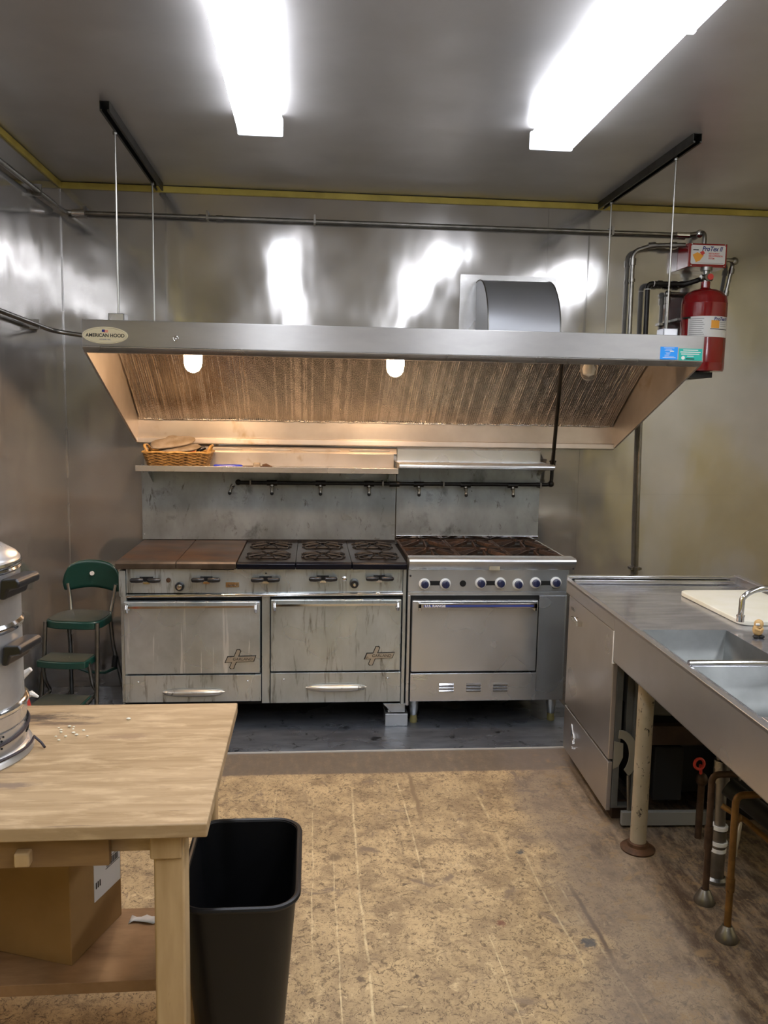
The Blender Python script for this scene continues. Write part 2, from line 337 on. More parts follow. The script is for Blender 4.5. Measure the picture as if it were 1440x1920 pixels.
def foil_mat():
    m = mat('embossed_foil', '#d2cfcb', .18, 1)
    nt = m.node_tree; N = nt.nodes; L = nt.links; b = N['Principled BSDF']
    tc = N.new('ShaderNodeTexCoord')
    mp = N.new('ShaderNodeMapping'); mp.inputs['Scale'].default_value = (10, 3, 3); L.new(tc.outputs['Object'], mp.inputs[0])
    n = N.new('ShaderNodeTexNoise'); n.inputs['Scale'].default_value = 3; n.inputs['Detail'].default_value = 6; n.inputs['Roughness'].default_value = .75; L.new(mp.outputs[0], n.inputs[0])
    v = N.new('ShaderNodeTexVoronoi'); v.inputs['Scale'].default_value = 130; L.new(tc.outputs['Object'], v.inputs[0])
    b2 = N.new('ShaderNodeBump'); b2.inputs['Strength'].default_value = .6; b2.inputs['Distance'].default_value = .004; L.new(n.outputs['Fac'], b2.inputs['Height'])
    b3 = N.new('ShaderNodeBump'); b3.inputs['Strength'].default_value = .6; b3.inputs['Distance'].default_value = .0015; L.new(v.outputs[0], b3.inputs['Height']); L.new(b2.outputs[0], b3.inputs['Normal'])
    L.new(b3.outputs[0], b.inputs['Normal']); return m
M_foil = foil_mat()

# ------------------------------------------------------------------ the room
XL, XR, YR, ZC = -.343, 4.7, -7.6, 2.983
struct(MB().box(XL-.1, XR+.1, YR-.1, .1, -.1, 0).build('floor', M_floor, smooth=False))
struct(MB().box(XL-.1, XR+.1, YR-.1, .1, ZC, ZC+.1).build('ceiling', M_ceil, smooth=False))
def panels(name, axis, pos, us, zs, sgn, matl):
    """a wall clad with sheets: hairline gaps between them"""
    b = MB(); g = .0005
    for i in range(len(us)-1):
        for j in range(len(zs)-1):
            u0, u1, z0, z1 = us[i]+g, us[i+1]-g, zs[j]+g, zs[j+1]-g
            lo, hi = sorted((pos, pos+sgn*.003))
            if axis == 'y': b.box(u0, u1, lo, hi, z0, z1)
            else: b.box(lo, hi, u0, u1, z0, z1)
    lo, hi = sorted((pos+sgn*.003, pos+sgn*.1))
    if axis == 'y': b.box(us[0]-.1, us[-1]+.1, lo, hi, 0, ZC)
    else: b.box(lo, hi, us[0], us[-1]+.1, 0, ZC)
    return struct(b.build(name, matl, smooth=False))
panels('wall_back', 'y', 0, [XL, 2.513, 2.77, XR], [0, 1.222, 2.075, ZC], 1, M_wall)
panels('wall_left', 'x', XL, [-3.6, -2.4, -1.0, 0], [0, 1.222, 2.07, ZC], -1, M_wall)
b = MB(); b.box(XL-.1, XL, YR, -3.6, 0, ZC); o = struct(b.build('wall_left_rear', M_yelpaint, smooth=False)); o.name = 'wall_left.001'
struct(MB().box(XR, XR+.1, YR, 0, 0, ZC).build('wall_right', M_tanwall, smooth=False))
b = MB(); b.box(XL-.1, XR+.1, YR-.1, YR, 1.3, ZC); struct(b.build('wall_rear', M_yelwall, smooth=False))
b = MB(); b.box(XL-.1, XR+.1, YR-.1, YR, 0, 1.3); struct(b.build('wall_rear', M_greywall, smooth=False))
struct(MB().box(XL, XR, -.012, 0, ZC-.038, ZC-.004).build('trim_1', M_yel, bev=.002))
struct(MB().box(XL, XL+.012, -3.6, -.012, ZC-.038, ZC-.004).build('trim_2', M_yel, bev=.002))
struct(MB().box(XL, XR, -.006, 0, ZC-.004, ZC).build('trim_3', M_dark))
struct(MB().box(XL, XL+.005, -.005, 0, 0, ZC-.04).build('trim_4', M_steel))
tag(MB().box(XL+.002, 2.60, -1.047, -.004, .0, .003).build('floor_plate', M_plate), 'dark steel sheet on the floor under the cooking ranges', 'floor sheet')
tag(MB().box(.2, 2.42, -1.055, -1.045, .0, .006).build('edge_strip', M_strip), 'thin bright metal strip along the front edge of the dark floor sheet', 'edge strip')

# ------------------------------------------------------------------ fluorescent fixtures
def fixture(loc, label, w_=.19, L_=1.2, dz=.085):
    t = thing('fluorescent_light', label, 'light', loc, group='ceiling fluorescent lights')
    MB().box(-w_*.36, w_*.36, -L_/2+.01, L_/2-.01, -.03, 0).build('housing', M_fixt, t, local=True, bev=.003)
    p = rrect(-w_/2, w_/2, -dz, -.018, .006, 3)
    MB().prism(p, 'y', -L_/2+.012, L_/2-.012).build('lens', M_lens, t, local=True)
    q = rrect(-w_/2-.003, w_/2+.003, -dz-.003, -.012, .006, 3)
    for s in (-1, 1):
        a, bb = sorted((s*L_/2, s*(L_/2-.012))); MB().prism(q, 'y', a, bb).build('end_cap', M_lenscap, t, local=True)
    return t
fx = fixture((.868, -1.85, ZC), 'long white fluorescent ceiling light at left, over the wooden table side')
dup(fx, (.862, -3.07, ZC), 'fluorescent ceiling light continuing the left row, cut off by the top of the photo')
dup(fx, (2.165, -1.835, ZC), 'long white fluorescent ceiling light at right, nearer the range hood')
fy = fixture((2.13, -3.12, ZC), 'fluorescent ceiling light cut off at the top right, end capped and hanging lower', .205, 1.2, .13)
dup(fx, (.86, -4.6, ZC), 'added left fill light on the ceiling, unseen behind the camera')  # unseen pair added behind the camera to brighten the room
dup(fx, (2.16, -4.6, ZC), 'added right fill light on the ceiling, unseen behind the camera')
dup(fx, (3.5, -2.7, ZC), 'added unseen fill light on the ceiling above the far side of the sink')  # added out of view to brighten the right wall and sink side
dup(fx, (.86, -5.9, ZC), 'added left fill light by the rear wall, unseen behind the camera')  # this and the next three: unseen extras added to lift the ambient light
dup(fx, (2.16, -5.9, ZC), 'added right fill light by the rear wall, unseen behind the camera')
dup(fx, (3.5, -4.2, ZC), 'added unseen fill light on the ceiling to the right of the camera')
dup(fx, (3.5, -5.7, ZC), 'added unseen fill light on the ceiling above the rack')

# ------------------------------------------------------------------ hood hangers
def strut(x, y0, y1, label):
    o = MB()
    P = [(-.0205, 0), (-.0205, -.041), (-.011, -.041), (-.011, -.034), (-.0185, -.034), (-.0185, -.002), (.0185, -.002), (.0185, -.034), (.011, -.034), (.011, -.041), (.0205, -.041), (.0205, 0)]
    o.prism([(x+a, ZC+c) for a, c in P], 'y', y0, y1)
    return tag(o.build('strut_channel', M_strut), label, 'metal channel', 'steel channels the hood hangs from')
strut(.225, -1.33, -.05, 'dark steel channel on the ceiling at left, rods hanging from it')
strut(2.825, -1.29, -.03, 'dark steel channel on the ceiling at right, above the fire suppression box')
def rod(x, y, z0, r, label):
    t = thing('hanger_rod', label, 'hanger rod', (x, y, z0), group='rods holding the range hood')
    MB().cyl((0, 0, 0), (0, 0, ZC-.03-z0), r, n=8).build('rod', M_rod, t, local=True)
    MB().cyl((0, 0, ZC-.05-z0), (0, 0, ZC-.035-z0), .011, n=6).build('nut', M_rod, t, local=True)
    MB().cyl((0, 0, .03), (0, 0, .04), .01, n=6).build('nut', M_rod, t, local=True)
rod(.204, -1.05, 2.10, .0048, 'front left metal rod holding the hood, in front of the back wall pipe')
rod(.212, -.2, 2.10, .0048, 'rear left thin rod behind the front left one, near the back wall')
rod(2.834, -1.05, 2.10, .0048, 'front right metal rod holding the hood, passing before the grey pipes')
rod(2.826, -.2, 2.10, .0048, 'rear right thin rod left of the grey suppression pipes')

# ------------------------------------------------------------------ range hood
H = thing('range_hood', 'long stainless steel range hood with foil-lined inside hanging over the ranges', 'range hood', (1.52, -.6, 1.507))
hx0, hx1, hy = .066, 2.976, -1.165
MB().box(hx0, hx1, hy, hy+.012, 1.978, 2.10).build('front_panel', M_steel_h, H, bev=.003)
b = MB(); b.prism([(hy, 1.978), (hy+.03, 1.955), (hy+.06, 1.955), (hy+.06, 1.962), (hy+.012, 1.985), (hy+.0, 1.985)], 'x', hx0, hx1)
b.build('bottom_lip', M_steel, H, bev=.002)
MB().box(hx0, hx1, hy+.012, -.02, 2.088, 2.10).build('top_panel', M_steel, H)
for s, x in ((0, hx0), (1, hx1-.012)):
    b = MB(); b.prism([(hy+.004, 2.09), (hy+.004, 1.98), (hy+.03, 1.955), (-.05, 1.507), (-.02, 1.507), (-.02, 2.09)], 'x', x, x+.012)
    b.build('end_panel', M_warm, H, bev=.002)
b = MB(); b.box(hx0+.012, hx1-.012, -.03, -.02, 1.507, 2.088); b.build('back_panel', M_warm, H)
b = MB(); b.prism([(-.062, 1.507), (-.03, 1.500), (-.022, 1.536), (-.055, 1.54), (-.060, 1.536)], 'x', hx0+.004, hx1-.004); b.build('rear_lip', M_warm, H, bev=.002)
# foil lining: a finely creased real sheet
b = MB(); NR, NZ = 250, 12; NX = NR*4; vv = []
jit = [random.uniform(.5, 1.5) for _ in range(NR+1)]
for j in range(NZ+1):
    t = j/NZ
    for i in range(NX+1):
        x = hx0+.02+(hx1-hx0-.04)*i/NX
        yb, zb = -.034-.60*t, 1.645+.44*t*(1.0-.12*t)+.028*t
        rdg = .0032*(1 if i % 4 in (1, 2) else 0)*jit[i//4]
        k = rdg+.0018*math.sin(x*7+t*2)+.0008*math.sin(x*29+t*5)+.0008*math.sin(x*77+t*23)+.0006*math.sin(i*1.7+j*2.3)
        vv.append((x+.0006*math.sin(j*2.1+i*.03), yb-k*.7, min(2.085, zb-k)))
b.add(vv, [(j*(NX+1)+i, j*(NX+1)+i+1, (j+1)*(NX+1)+i+1, (j+1)*(NX+1)+i) for j in range(NZ) for i in range(NX)])
o = b.build('foil_lining', M_foil, H)
b = MB()
for i in range(60):
    x = hx0+.03+(hx1-hx0-.06)*i/59; b.tube([(x-.03, -.037, 1.645+random.uniform(-.003, .003)), (x+.03, -.037, 1.645+random.uniform(-.003, .003))], .004, 6)
b.build('foil_edge', M_foil, H)
# hanging brackets on top of the hood
for x in (.204, 2.834):
    b = MB(); b.box(x-.036, x+.036, -1.10, -1.094, 2.10, 2.137); b.box(x-.036, x-.031, -1.10, -1.02, 2.10, 2.137); b.box(x+.031, x+.036, -1.10, -1.02, 2.10, 2.137); b.box(x-.036, x+.036, -1.10, -1.02, 2.133, 2.137)
    b.build('hanger_bracket', M_fixt if x > 1 else M_steel, H, bev=.0015)
# badge
def ell(cx, cz, a, c, n=40): return [(cx+a*math.cos(2*PI*i/n), cz+c*math.sin(2*PI*i/n)) for i in range(n)]
B_ = MB().prism(ell(.169, 2.031, .101, .038), 'y', hy-.002, hy).build('maker_badge', M_stgold, H, label='oval gold maker badge with dark lettering')
b = MB(); b.tube([(.169+.094*math.cos(2*PI*i/48), hy-.002, 2.031+.033*math.sin(2*PI*i/48)) for i in range(48)], .0012, 6, closed=True); b.build('badge_ring', M_cream, B_)
text('AMERICAN HOOD', .0215, M_blackp, B_, (.169, hy-.0022, 2.030), bold=.0005, sx=.95)
text('SYSTEMS, INC.', .008, M_navy, B_, (.169, hy-.0022, 2.012))
MB().box(.155, .168, hy-.003, hy-.002, 2.046, 2.056).build('flag_canton', M_navy, B_)
b = MB()
for i in range(3): b.box(.163, .182, hy-.003, hy-.002, 2.044+i*.004, 2.046+i*.004)
b.build('flag_stripes', M_redp, B_)
b = MB(); b.tube([(.482+.011*math.cos(a), hy-.004, 2.024+.011*math.sin(a)) for a in [2*PI*i/24 for i in range(21)]], .0015, 6); b.ball((.482, hy-.004, 2.022), .004); b.build('wire_clip', M_chrome, H)
# inspection stickers
S1 = MB().box(2.760, 2.846, hy-.0012, hy, 1.984, 2.044).build('inspection_sticker', M_stblue, H, label='blue inspection sticker')
b = MB()
for i, (a, c) in enumerate(((.2, .8), (.3, .65), (.25, .7), (.55, .78), (.3, .6), (.35, .55), (.25, .5), (.25, .8), (.15, .9))): b.box(2.760+.086*a, 2.760+.086*c, hy-.0018, hy-.0012, 2.038-i*.0057, 2.0395-i*.0057+(.003 if i == 3 else 0))
b.build('printed_lines', M_paper, S1)
S2 = MB().box(2.852, 2.968, hy-.0012, hy, 1.982, 2.038).build('inspection_sticker', M_stgreen, H, label='teal green inspection sticker')
b = MB()
for i, (a, c) in enumerate(((.18, .82), (.06, .93), (.1, .88), (.36, .64))): b.box(2.852+.116*a, 2.852+.116*c, hy-.0018, hy-.0012, 2.029-i*.0095, 2.0325-i*.0095)
b.build('printed_lines', M_paper, S2); MB().lathe([(.009, 0), (.009, .0008)], (2.874, hy-.002, 1.994), 16, 'y').build('printed_seal', M_paper, S2)
MB().box(2.888, 2.93, hy-.0018, hy-.0012, 1.987, 1.992).build('printed_number', M_blackp, S2)

# hood lamps
def lamp(x, lit, label):
    t = thing('hood_lamp', label, 'lamp', (x, -.95, 2.088), group='jar lamps under the hood')
    MB().lathe([(.05, 0), (.05, -.02), (.042, -.05), (.04, -.085)], (0, 0, 0), 28).build('lamp_socket', M_pipe, t, local=True)
    prof = [(.040, -.08), (.043, -.10), (.043, -.155), (.038, -.18), (.025, -.198), (.008, -.205), (.001, -.206)]
    g = MB().lathe(prof, (0, 0, 0), 32).build('lamp_globe', M_bulb if lit else M_glass, t, local=True)
    if not lit:
        MB().lathe([(.012, -.085), (.014, -.11), (.028, -.145), (.024, -.17), (.001, -.18)], (0, 0, 0), 20).build('bulb', M_white, g, local=True)
lamp(.528, True, 'lit jar lamp under the hood at left, nearest the maker badge')
lamp(1.508, True, 'lit jar lamp under the middle of the hood')
lamp(2.486, False, 'unlit clear jar lamp under the right end of the hood')

# ------------------------------------------------------------------ exhaust duct
D = thing('exhaust_duct', 'curved grey sheet metal exhaust duct between hood top and back wall', 'duct', (2.3, -.2, 2.10))
b = MB(); b.box(1.985, 2.575, -.006, -.0005, 2.09, 2.54); b.build('wall_flange', M_steel, D)
P = [(-.006, 2.10), (-.006, 2.497)]
for i in range(11):
    a = PI/2+PI/2*i/10; P.append((-.06+.33*math.cos(a), 2.15+.347*math.sin(a)))
P += [(-.39, 2.10)]
b = MB(); b.prism(P, 'x', 2.085, 2.50); b.build('duct_elbow', M_duct, D, bev=.002)
for x in (2.085, 2.50): MB().tube([(x, p[0]-.002, p[1]+.001) for p in P[1:]], .004, 6).build('seam', M_rod, D)

# ------------------------------------------------------------------ conduits and suppression pipework
def coupling(b, p, q, r): b.cyl(p, q, r, n=14)
T = thing('conduit_pipe', 'long grey conduit running high along the back wall to the red control box', 'pipe', (XL+.03, -.03, 2.81))
b = MB(); b.tube(fillet([(XL+.035, -3.4, 2.79), (XL+.035, -.035, 2.807), (3.36, -.03, 2.812), (3.45, -.03, 2.825), (3.447, -.1, 2.815), (3.447, -.10, 2.74)], .05), .0125, 12)
b.build('pipe', M_pipe, T)
b = MB()
for x in (-.2, .49, 1.109, 2.9): b.box(x-.006, x+.006, -.046, 0, 2.795, 2.845)
for x in (.44, .54): b.cyl((x, -.03, 2.809), (x+.04, -.03, 2.809), .016)
for y in (-.5, -1.4): b.box(XL, XL+.05, y-.006, y+.006, 2.78, 2.84)
b.build('pipe_strap', M_pipe, T)
b = MB(); b.cyl((-.27, -.032, 2.808), (-.20, -.032, 2.808), .019); b.cyl((3.3, -.03, 2.812), (3.38, -.03, 2.812), .017); b.ball((3.445, -.035, 2.822), .025); b.build('fitting', M_chrome, T)
T = thing('conduit_pipe', 'lower grey conduit along the left wall bending to the left end of the hood', 'pipe', (XL+.03, -.3, 2.12))
b = MB(); b.tube(fillet([(XL+.04, -3.4, 2.18), (XL+.04, -.34, 2.115), (.066, -.30, 2.07)], .08), .0125, 12); b.build('pipe', M_pipe, T)
b = MB(); b.box(XL, XL+.05, -.606, -.594, 2.10, 2.15); b.build('pipe_strap', M_pipe, T)

T = thing('suppression_pipe', 'grey steel pipe from the control box, turning down behind the hood', 'pipe', (3.03, -.04, 2.2))
b = MB(); b.tube(fillet([(3.33, -.1, 2.738), (3.14, -.06, 2.738), (3.03, -.045, 2.70), (3.035, -.045, 1.9)], .04), .0135, 12)
for p, q in (((3.24, -.08, 2.738), (3.28, -.09, 2.738)), ((3.12, -.055, 2.735), (3.16, -.065, 2.739)), ((3.031, -.045, 2.66), (3.031, -.045, 2.62)), ((3.032, -.045, 2.54), (3.032, -.045, 2.52))): b.cyl(p, q, .0185, n=14)
b.build('pipe', M_pipe, T)
T = thing('suppression_pipe', 'black iron pipe from the tank valve, turning down behind the hood', 'pipe', (3.13, -.05, 2.2))
b = MB(); b.tube(fillet([(3.42, -.12, 2.535), (3.36, -.06, 2.515), (3.13, -.05, 2.515), (3.135, -.05, 1.9)], .035), .015, 12)
for x in (3.19, 3.28, 3.33): b.cyl((x, -.05, 2.515), (x+.03, -.05, 2.515), .02, n=14)
b.build('pipe', M_blackpipe, T)
b = MB()
for x in (3.165, 3.255, 3.32, 3.352): b.cyl((x, -.052, 2.515), (x+.004, -.052, 2.515), .0165, n=14)
b.cyl((3.131, -.05, 2.482), (3.131, -.05, 2.478), .0165); b.build('thread_tape', M_white, T, label='white thread tape rings')
T = thing('suppression_pipe', 'short grey pipe left of the red tank, behind the front rod', 'pipe', (3.26, -.04, 2.2))
b = MB(); b.tube(fillet([(3.40, -.03, 2.46), (3.262, -.04, 2.46), (3.262, -.05, 2.11)], .03), .0115, 12)
b.cyl((3.262, -.045, 2.44), (3.262, -.045, 2.40), .017); b.ball((3.262, -.045, 2.457), .022); b.box(3.225, 3.28, -.03, 0, 2.27, 2.285); b.box(3.20, 3.262, -.08, -.0, 2.11, 2.16)
b.build('pipe', M_pipe, T)
T = thing('conduit_pipe', 'straight vertical grey pipe on the back wall at the right end of the hood', 'pipe', (3.14, -.03, .7))
b = MB(); b.tube([(3.135, -.03, 1.95), (3.148, -.03, 1.3), (3.165, -.03, .70)], .012, 12); b.build('pipe', M_pipe, T)
b = MB(); b.cyl((3.165, -.03, .74), (3.165, -.03, .76), .022); b.box(3.13, 3.20, -.03, 0, .74, .755); b.build('pipe_strap', M_pipe, T)

# control box
X = thing('control_box', 'red metal fire suppression control box with white printed label on the back wall', 'control box', (3.45, -.1, 2.6))
MB().box(3.33, 3.57, -.148, -.0, 2.605, 2.742).build('box_body', M_red, X, bev=.003)
P_ = MB().prism(rrect(3.346, 3.559, 2.622, 2.732, .01), 'y', -.150, -.148).build('box_label', M_paper, X, label='white printed label')
text('ProTex II', .038, M_navy, P_, (3.475, -.1505, 2.710), shear=.25, bold=.0008, sx=.86)
for i, s in enumerate(('RESTAURANT', 'FIRE SUPPRESSION', 'SYSTEM')): text(s, .0135, M_redp, P_, (3.455, -.1505, 2.684-i*.0145), align='LEFT', bold=.0002, sx=.8)
MB().box(3.358, 3.392, -.1512, -.15, 2.7, 2.706).build('printed_bar', M_blackp, P_)
b = MB(); b.prism([(3.356, 2.675), (3.385, 2.69), (3.425, 2.672), (3.40, 2.64), (3.378, 2.632)], 'y', -.1511, -.15); b.build('printed_flame', M_orange, P_)
b = MB(); b.prism([(3.40, 2.69), (3.42, 2.70), (3.432, 2.685), (3.416, 2.672)], 'y', -.1515, -.15); b.build('printed_flame', M_redp, P_)
MB().box(3.375, 3.55, -.1508, -.15, 2.627, 2.629).build('printed_line', M_grey, P_)
b = MB()
for x in (3.35, 3.555):
    for z in (2.612, 2.737): b.ball((x, -.149, z), .004)
b.build('screw', M_chrome, X)
# tank
K = thing('suppression_tank', 'red fire suppression cylinder with printed label behind the right end of the hood', 'fire tank', (3.452, -.14, 1.985))
prof = [(.06, 0), (.128, .004), (.133, .02), (.133, .05), (.1345, .053), (.133, .056), (.133, .40), (.1345, .403), (.133, .406), (.126, .44), (.105, .468), (.07, .485), (.035, .492), (.027, .50), (.027, .535)]
MB().lathe(prof, (3.452, -.14, 1.985), 48).build('cylinder', M_red, K)
b = MB(); b.cyl((3.452, -.14, 2.52), (3.452, -.14, 2.60), .02); b.cyl((3.452, -.14, 2.585), (3.452, -.14, 2.605), .034); b.cyl((3.452, -.10, 2.545), (3.452, -.175, 2.545), .022); b.cyl((3.42, -.14, 2.545), (3.49, -.14, 2.545), .018)
b.build('valve', M_pipe, K); MB().lathe([(.018, 0), (.018, -.006)], (3.462, -.175, 2.545), 20, 'y').build('pressure_gauge', M_redp, K)
def arc_label(a0, a1, z0, z1, r, n=16):
    b = MB(); v = []
    for i in range(n+1):
        a = a0+(a1-a0)*i/n
        for z in (z0, z1): v.append((3.452+r*math.cos(a), -.14+r*math.sin(a), z))
        for z in (z0, z1): v.append((3.452+(r-.002)*math.cos(a), -.14+(r-.002)*math.sin(a), z))
    f = []
    for i in range(n): f += [(4*i, 4*i+4, 4*i+5, 4*i+1), (4*i+2, 4*i+3, 4*i+7, 4*i+6), (4*i, 4*i+2, 4*i+6, 4*i+4), (4*i+1, 4*i+5, 4*i+7, 4*i+3)]
    f += [(0, 1, 3, 2), (4*n, 4*n+2, 4*n+3, 4*n+1)]
    return b.add(v, f)
g = math.radians
LB = arc_label(g(-154), g(-40), 2.185, 2.305, .1352).build('tank_label', M_paper, K, label='white printed tank label')
def on_tank(a, z, dz, da, matl, nm, r=.1358): return arc_label(g(a), g(a+da), z, z+dz, r, 6).build(nm, matl, LB)
b = MB()
for i in range(9):
    q = arc_label(g(-150), g(-112-(i*7 % 5)*1.5), 2.197+i*.0115, 2.197+i*.0115+.004, .1357, 6); b.add(q.v, q.f)
b.build('printed_lines', M_grey, LB); b = MB()
for i in range(3):
    q = arc_label(g(-72), g(-47), 2.247+i*.011, 2.247+i*.011+.003, .1357, 6); b.add(q.v, q.f)
b.build('printed_lines', M_grey, LB)
on_tank(-96, 2.236, .045, 22, M_orange, 'printed_flame'); on_tank(-98, 2.2285, .004, 56, M_blackp, 'printed_bar'); on_tank(-60, 2.197, .018, 12, M_white, 'printed_box')
for i, ch in enumerate('ProTexII'):
    a = g(-87+i*5.6); text(ch, .028, M_navy, LB, (3.452+.1362*math.cos(a), -.14+.1362*math.sin(a), 2.289), rot=(PI/2, 0, a+PI/2), shear=.2, bold=.0006, sx=.9)
b = MB(); b.tube([(3.452+.1365*math.cos(g(a)), -.14+.1365*math.sin(g(a)), 2.30) for a in range(-172, -142, 5)], .006, 6); b.box(3.30, 3.325, -.12, 0, 2.292, 2.306); b.box(3.575, 3.60, -.12, 0, 2.292, 2.306); b.build('tank_strap', M_pipe, K)
MB().box(3.33, 3.50, -.2, 0, 1.95, 1.982).build('tank_bracket', M_rubber, K)
T = thing('conduit_pipe', 'short grey pipe looping from the right side of the red control box', 'pipe', (3.6, -.06, 2.5))
b = MB(); b.tube(fillet([(3.565, -.09, 2.665), (3.645, -.09, 2.66), (3.665, -.04, 2.65), (3.632, -.03, 2.44), (3.58, -.04, 2.41)], .02), .0115, 12)
b.ball((3.655, -.075, 2.658), .024); b.cyl((3.661, -.04, 2.62), (3.657, -.04, 2.59), .017); b.cyl((3.64, -.033, 2.49), (3.636, -.032, 2.46), .017); b.ball((3.618, -.033, 2.425), .022)
b.build('pipe', M_pipe, T)

# ------------------------------------------------------------------ left range (hot plates + open burners)
G = thing('gas_range', 'old worn steel range, rusty hot plates and black open burners, at left', 'gas range', (.86, -.4, 0))
y0 = -.75
MB().box(.125, 1.603, -.715, -.03, .14, .885).build('carcass', M_dark, G)
b = MB(); b.box(.118, .148, y0+.002, -.03, .165, .7355); b.box(.112, .146, y0-.004, -.03, .735, .872); b.build('side_frame', M_dirty, G, bev=.002)
MB().box(1.592, 1.61, y0+.002, -.03, .135, .88).build('side_frame', M_dirty, G, bev=.002)
MB().box(.845, .888, y0+.006, -.70, .15, .735).build('centre_post', M_dirty, G, bev=.002)
MB().box(.148, 1.590, y0+.004, -.70, .752, .884).build('control_panel', M_dirty, G, bev=.002)
b = MB(); b.tube([(.15, y0-.006, .738), (1.59, y0-.006, .750)], .0095, 12); b.build('front_rail', M_chrome, G)
b = MB(); b.box(.15, 1.592, y0+.008, -.70, .718, .735); b.build('vent_slot', M_dark, G)
for k, (xa, xb) in enumerate(((.100, .4055), (.4085, .714))):
    MB().box(xa, xb, -.735, -.035, .888, .922).build('hot_plate', M_hot, G, bev=.004)
    b = MB(); P = [(-.735, .884), (-.772, .884), (-.776, .890), (-.776, .912), (-.768, .922), (-.735, .922)]; b.prism(P, 'x', xa, xb)
    b.build('plate_lip', M_hotlip, G, bev=.002)
def holed_top(b, xa, xb, ya, yb, z, th, cs, r):
    """plate xa..xb, split in equal cells along y, one round hole each"""
    k = len(cs)
    for i, (cx, cy) in enumerate(cs):
        c0, c1 = ya+(yb-ya)*i/k, ya+(yb-ya)*(i+1)/k
        cor = [math.atan2(v_-cy, u_-cx) % (2*PI) for u_ in (xa, xb) for v_ in (c0, c1)]
        A = sorted([2*PI*j/28 for j in range(28)]+cor); n = len(A); top = []
        for a in A:
            dx, dy = math.cos(a), math.sin(a)
            t = min(((xb-cx)/dx if dx > 1e-9 else (xa-cx)/dx if dx < -1e-9 else 9), ((c1-cy)/dy if dy > 1e-9 else (c0-cy)/dy if dy < -1e-9 else 9))
            top.append(((cx+r*dx, cy+r*dy), (cx+t*dx, cy+t*dy)))
        v = []
        for (p, q) in top: v += [(p[0], p[1], z), (q[0], q[1], z), (q[0], q[1], z-th), (p[0]*.9+cx*.1, p[1]*.9+cy*.1, z-th)]
        f = []
        for j in range(n):
            m_ = (j+1) % n
            for e in range(4): f.append((4*j+e, 4*m_+e, 4*m_+(e+1) % 4, 4*j+(e+1) % 4))
        b.add(v, f)
def star_grate(cx, cy, z, parent, r=.115):
    b = MB(); b.tube([(cx+r*.78*math.cos(2*PI*i/36), cy+r*.78*math.sin(2*PI*i/36), z+.006) for i in range(36)], .0055, 6, closed=True)
    for i in range(8):
        a = 2*PI*i/8+PI/8; ca, sa = math.cos(a), math.sin(a)
        r0, r1 = r*.22, r*1.12
        b.tube([(cx+r0*ca, cy+r0*sa, z+.014), (cx+r*.7*ca, cy+r*.7*sa, z+.012), (cx+r1*ca, cy+r1*sa, z+.004)], .006, 6, radii=[.0035, .0065, .0045])
    for i in range(4):
        a = 2*PI*i/4+PI/4; ca, sa = math.cos(a), math.sin(a); p = (cx+r*1.2*ca, cy+r*1.2*sa, z+.004)
        for d in (-.45, .45): b.tube([p, (cx+r*math.cos(a+d), cy+r*math.sin(a+d), z+.010)], .0045, 6)
    g_ = b.build('burner_grate', M_iron, parent)
    b = MB(); b.lathe([(.05, -.03), (.055, -.01), (.045, .002), (.02, .012), (.001, .013)], (cx, cy, z-.01), 24); b.build('burner_head', M_iron, g_)
for xa, xb in ((.7185, 1.0205), (1.0235, 1.3155), (1.3185, 1.6085)):
    cx = (xa+xb)/2; cs = [(cx, -.55), (cx, -.21)]
    b = MB(); holed_top(b, xa, xb, -.74, -.05, .915, .02, cs, .102); b.box(xa, xb, -.05, -.035, .90, .93); b.build('burner_top', M_enamtop, G, smooth=False)
    MB().box(xa+.01, xb-.01, -.73, -.06, .875, .882).build('drip_pan', M_dark, G)
    b = MB(); b.prism([(-.74, .884), (-.778, .884), (-.782, .892), (-.782, .912), (-.770, .922), (-.74, .918)], 'x', xa, xb); b.build('enamel_lip', M_enam, G, bev=.003)
    for c in cs: star_grate(c[0], c[1], .915, G)
# controls
for k, (xa, xb, z) in enumerate(((.177, .326, .826), (.487, .630, .828), (.793, .937, .829), (1.094, 1.237, .833), (1.393, 1.535, .835))):
    MB().box(xa+.04, xb-.04, y0-.001, y0+.006, z-.011, z+.013).build('valve_slot', M_dark, G)
    for s in (0, 1):
        a, c = (xa, xa+.062) if s == 0 else (xb-.062, xb)
        b = MB(); b.tube([(a, y0-.028, z-.001), (a+.005, y0-.03, z), (a+.03, y0-.032, z), (c-.004, y0-.03, z+.001), (c, y0-.028, z+.001)], .013, 12, radii=[.008, .0125, .0135, .0125, .009])
        b.cyl((c-.008 if s == 0 else a+.008, y0-.03, z), (c-.008 if s == 0 else a+.008, y0+.004, z), .006); b.build('valve_handle', M_bake, G)
    MB().box((xa+xb)/2-.016, (xa+xb)/2+.016, y0-.002, y0+.002, z-.025, z-.014).build('valve_tab', M_chrome, G)
MB().lathe([(.012, .004), (.012, -.003), (.004, -.004), (.001, -.006)], (.364, y0, .822), 20, 'y').build('pilot_button', M_rust, G)
k_ = MB().lathe([(.024, .004), (.024, -.006), (.019, -.014)], (.421, y0, .788), 28, 'y').build('oven_dial', M_bake, G)
MB().lathe([(.015, -.014), (.013, -.02), (.001, -.022)], (.421, y0, .788), 24, 'y').build('dial_cap', M_chrome, k_)
k_ = MB().lathe([(.024, .004), (.024, -.01), (.02, -.03)], (1.331, y0, .804), 28, 'y').build('oven_dial', M_bake, G)
MB().lathe([(.009, -.03), (.008, -.038), (.001, -.04)], (1.331, y0, .804), 20, 'y').build('dial_cap', M_chrome, k_)
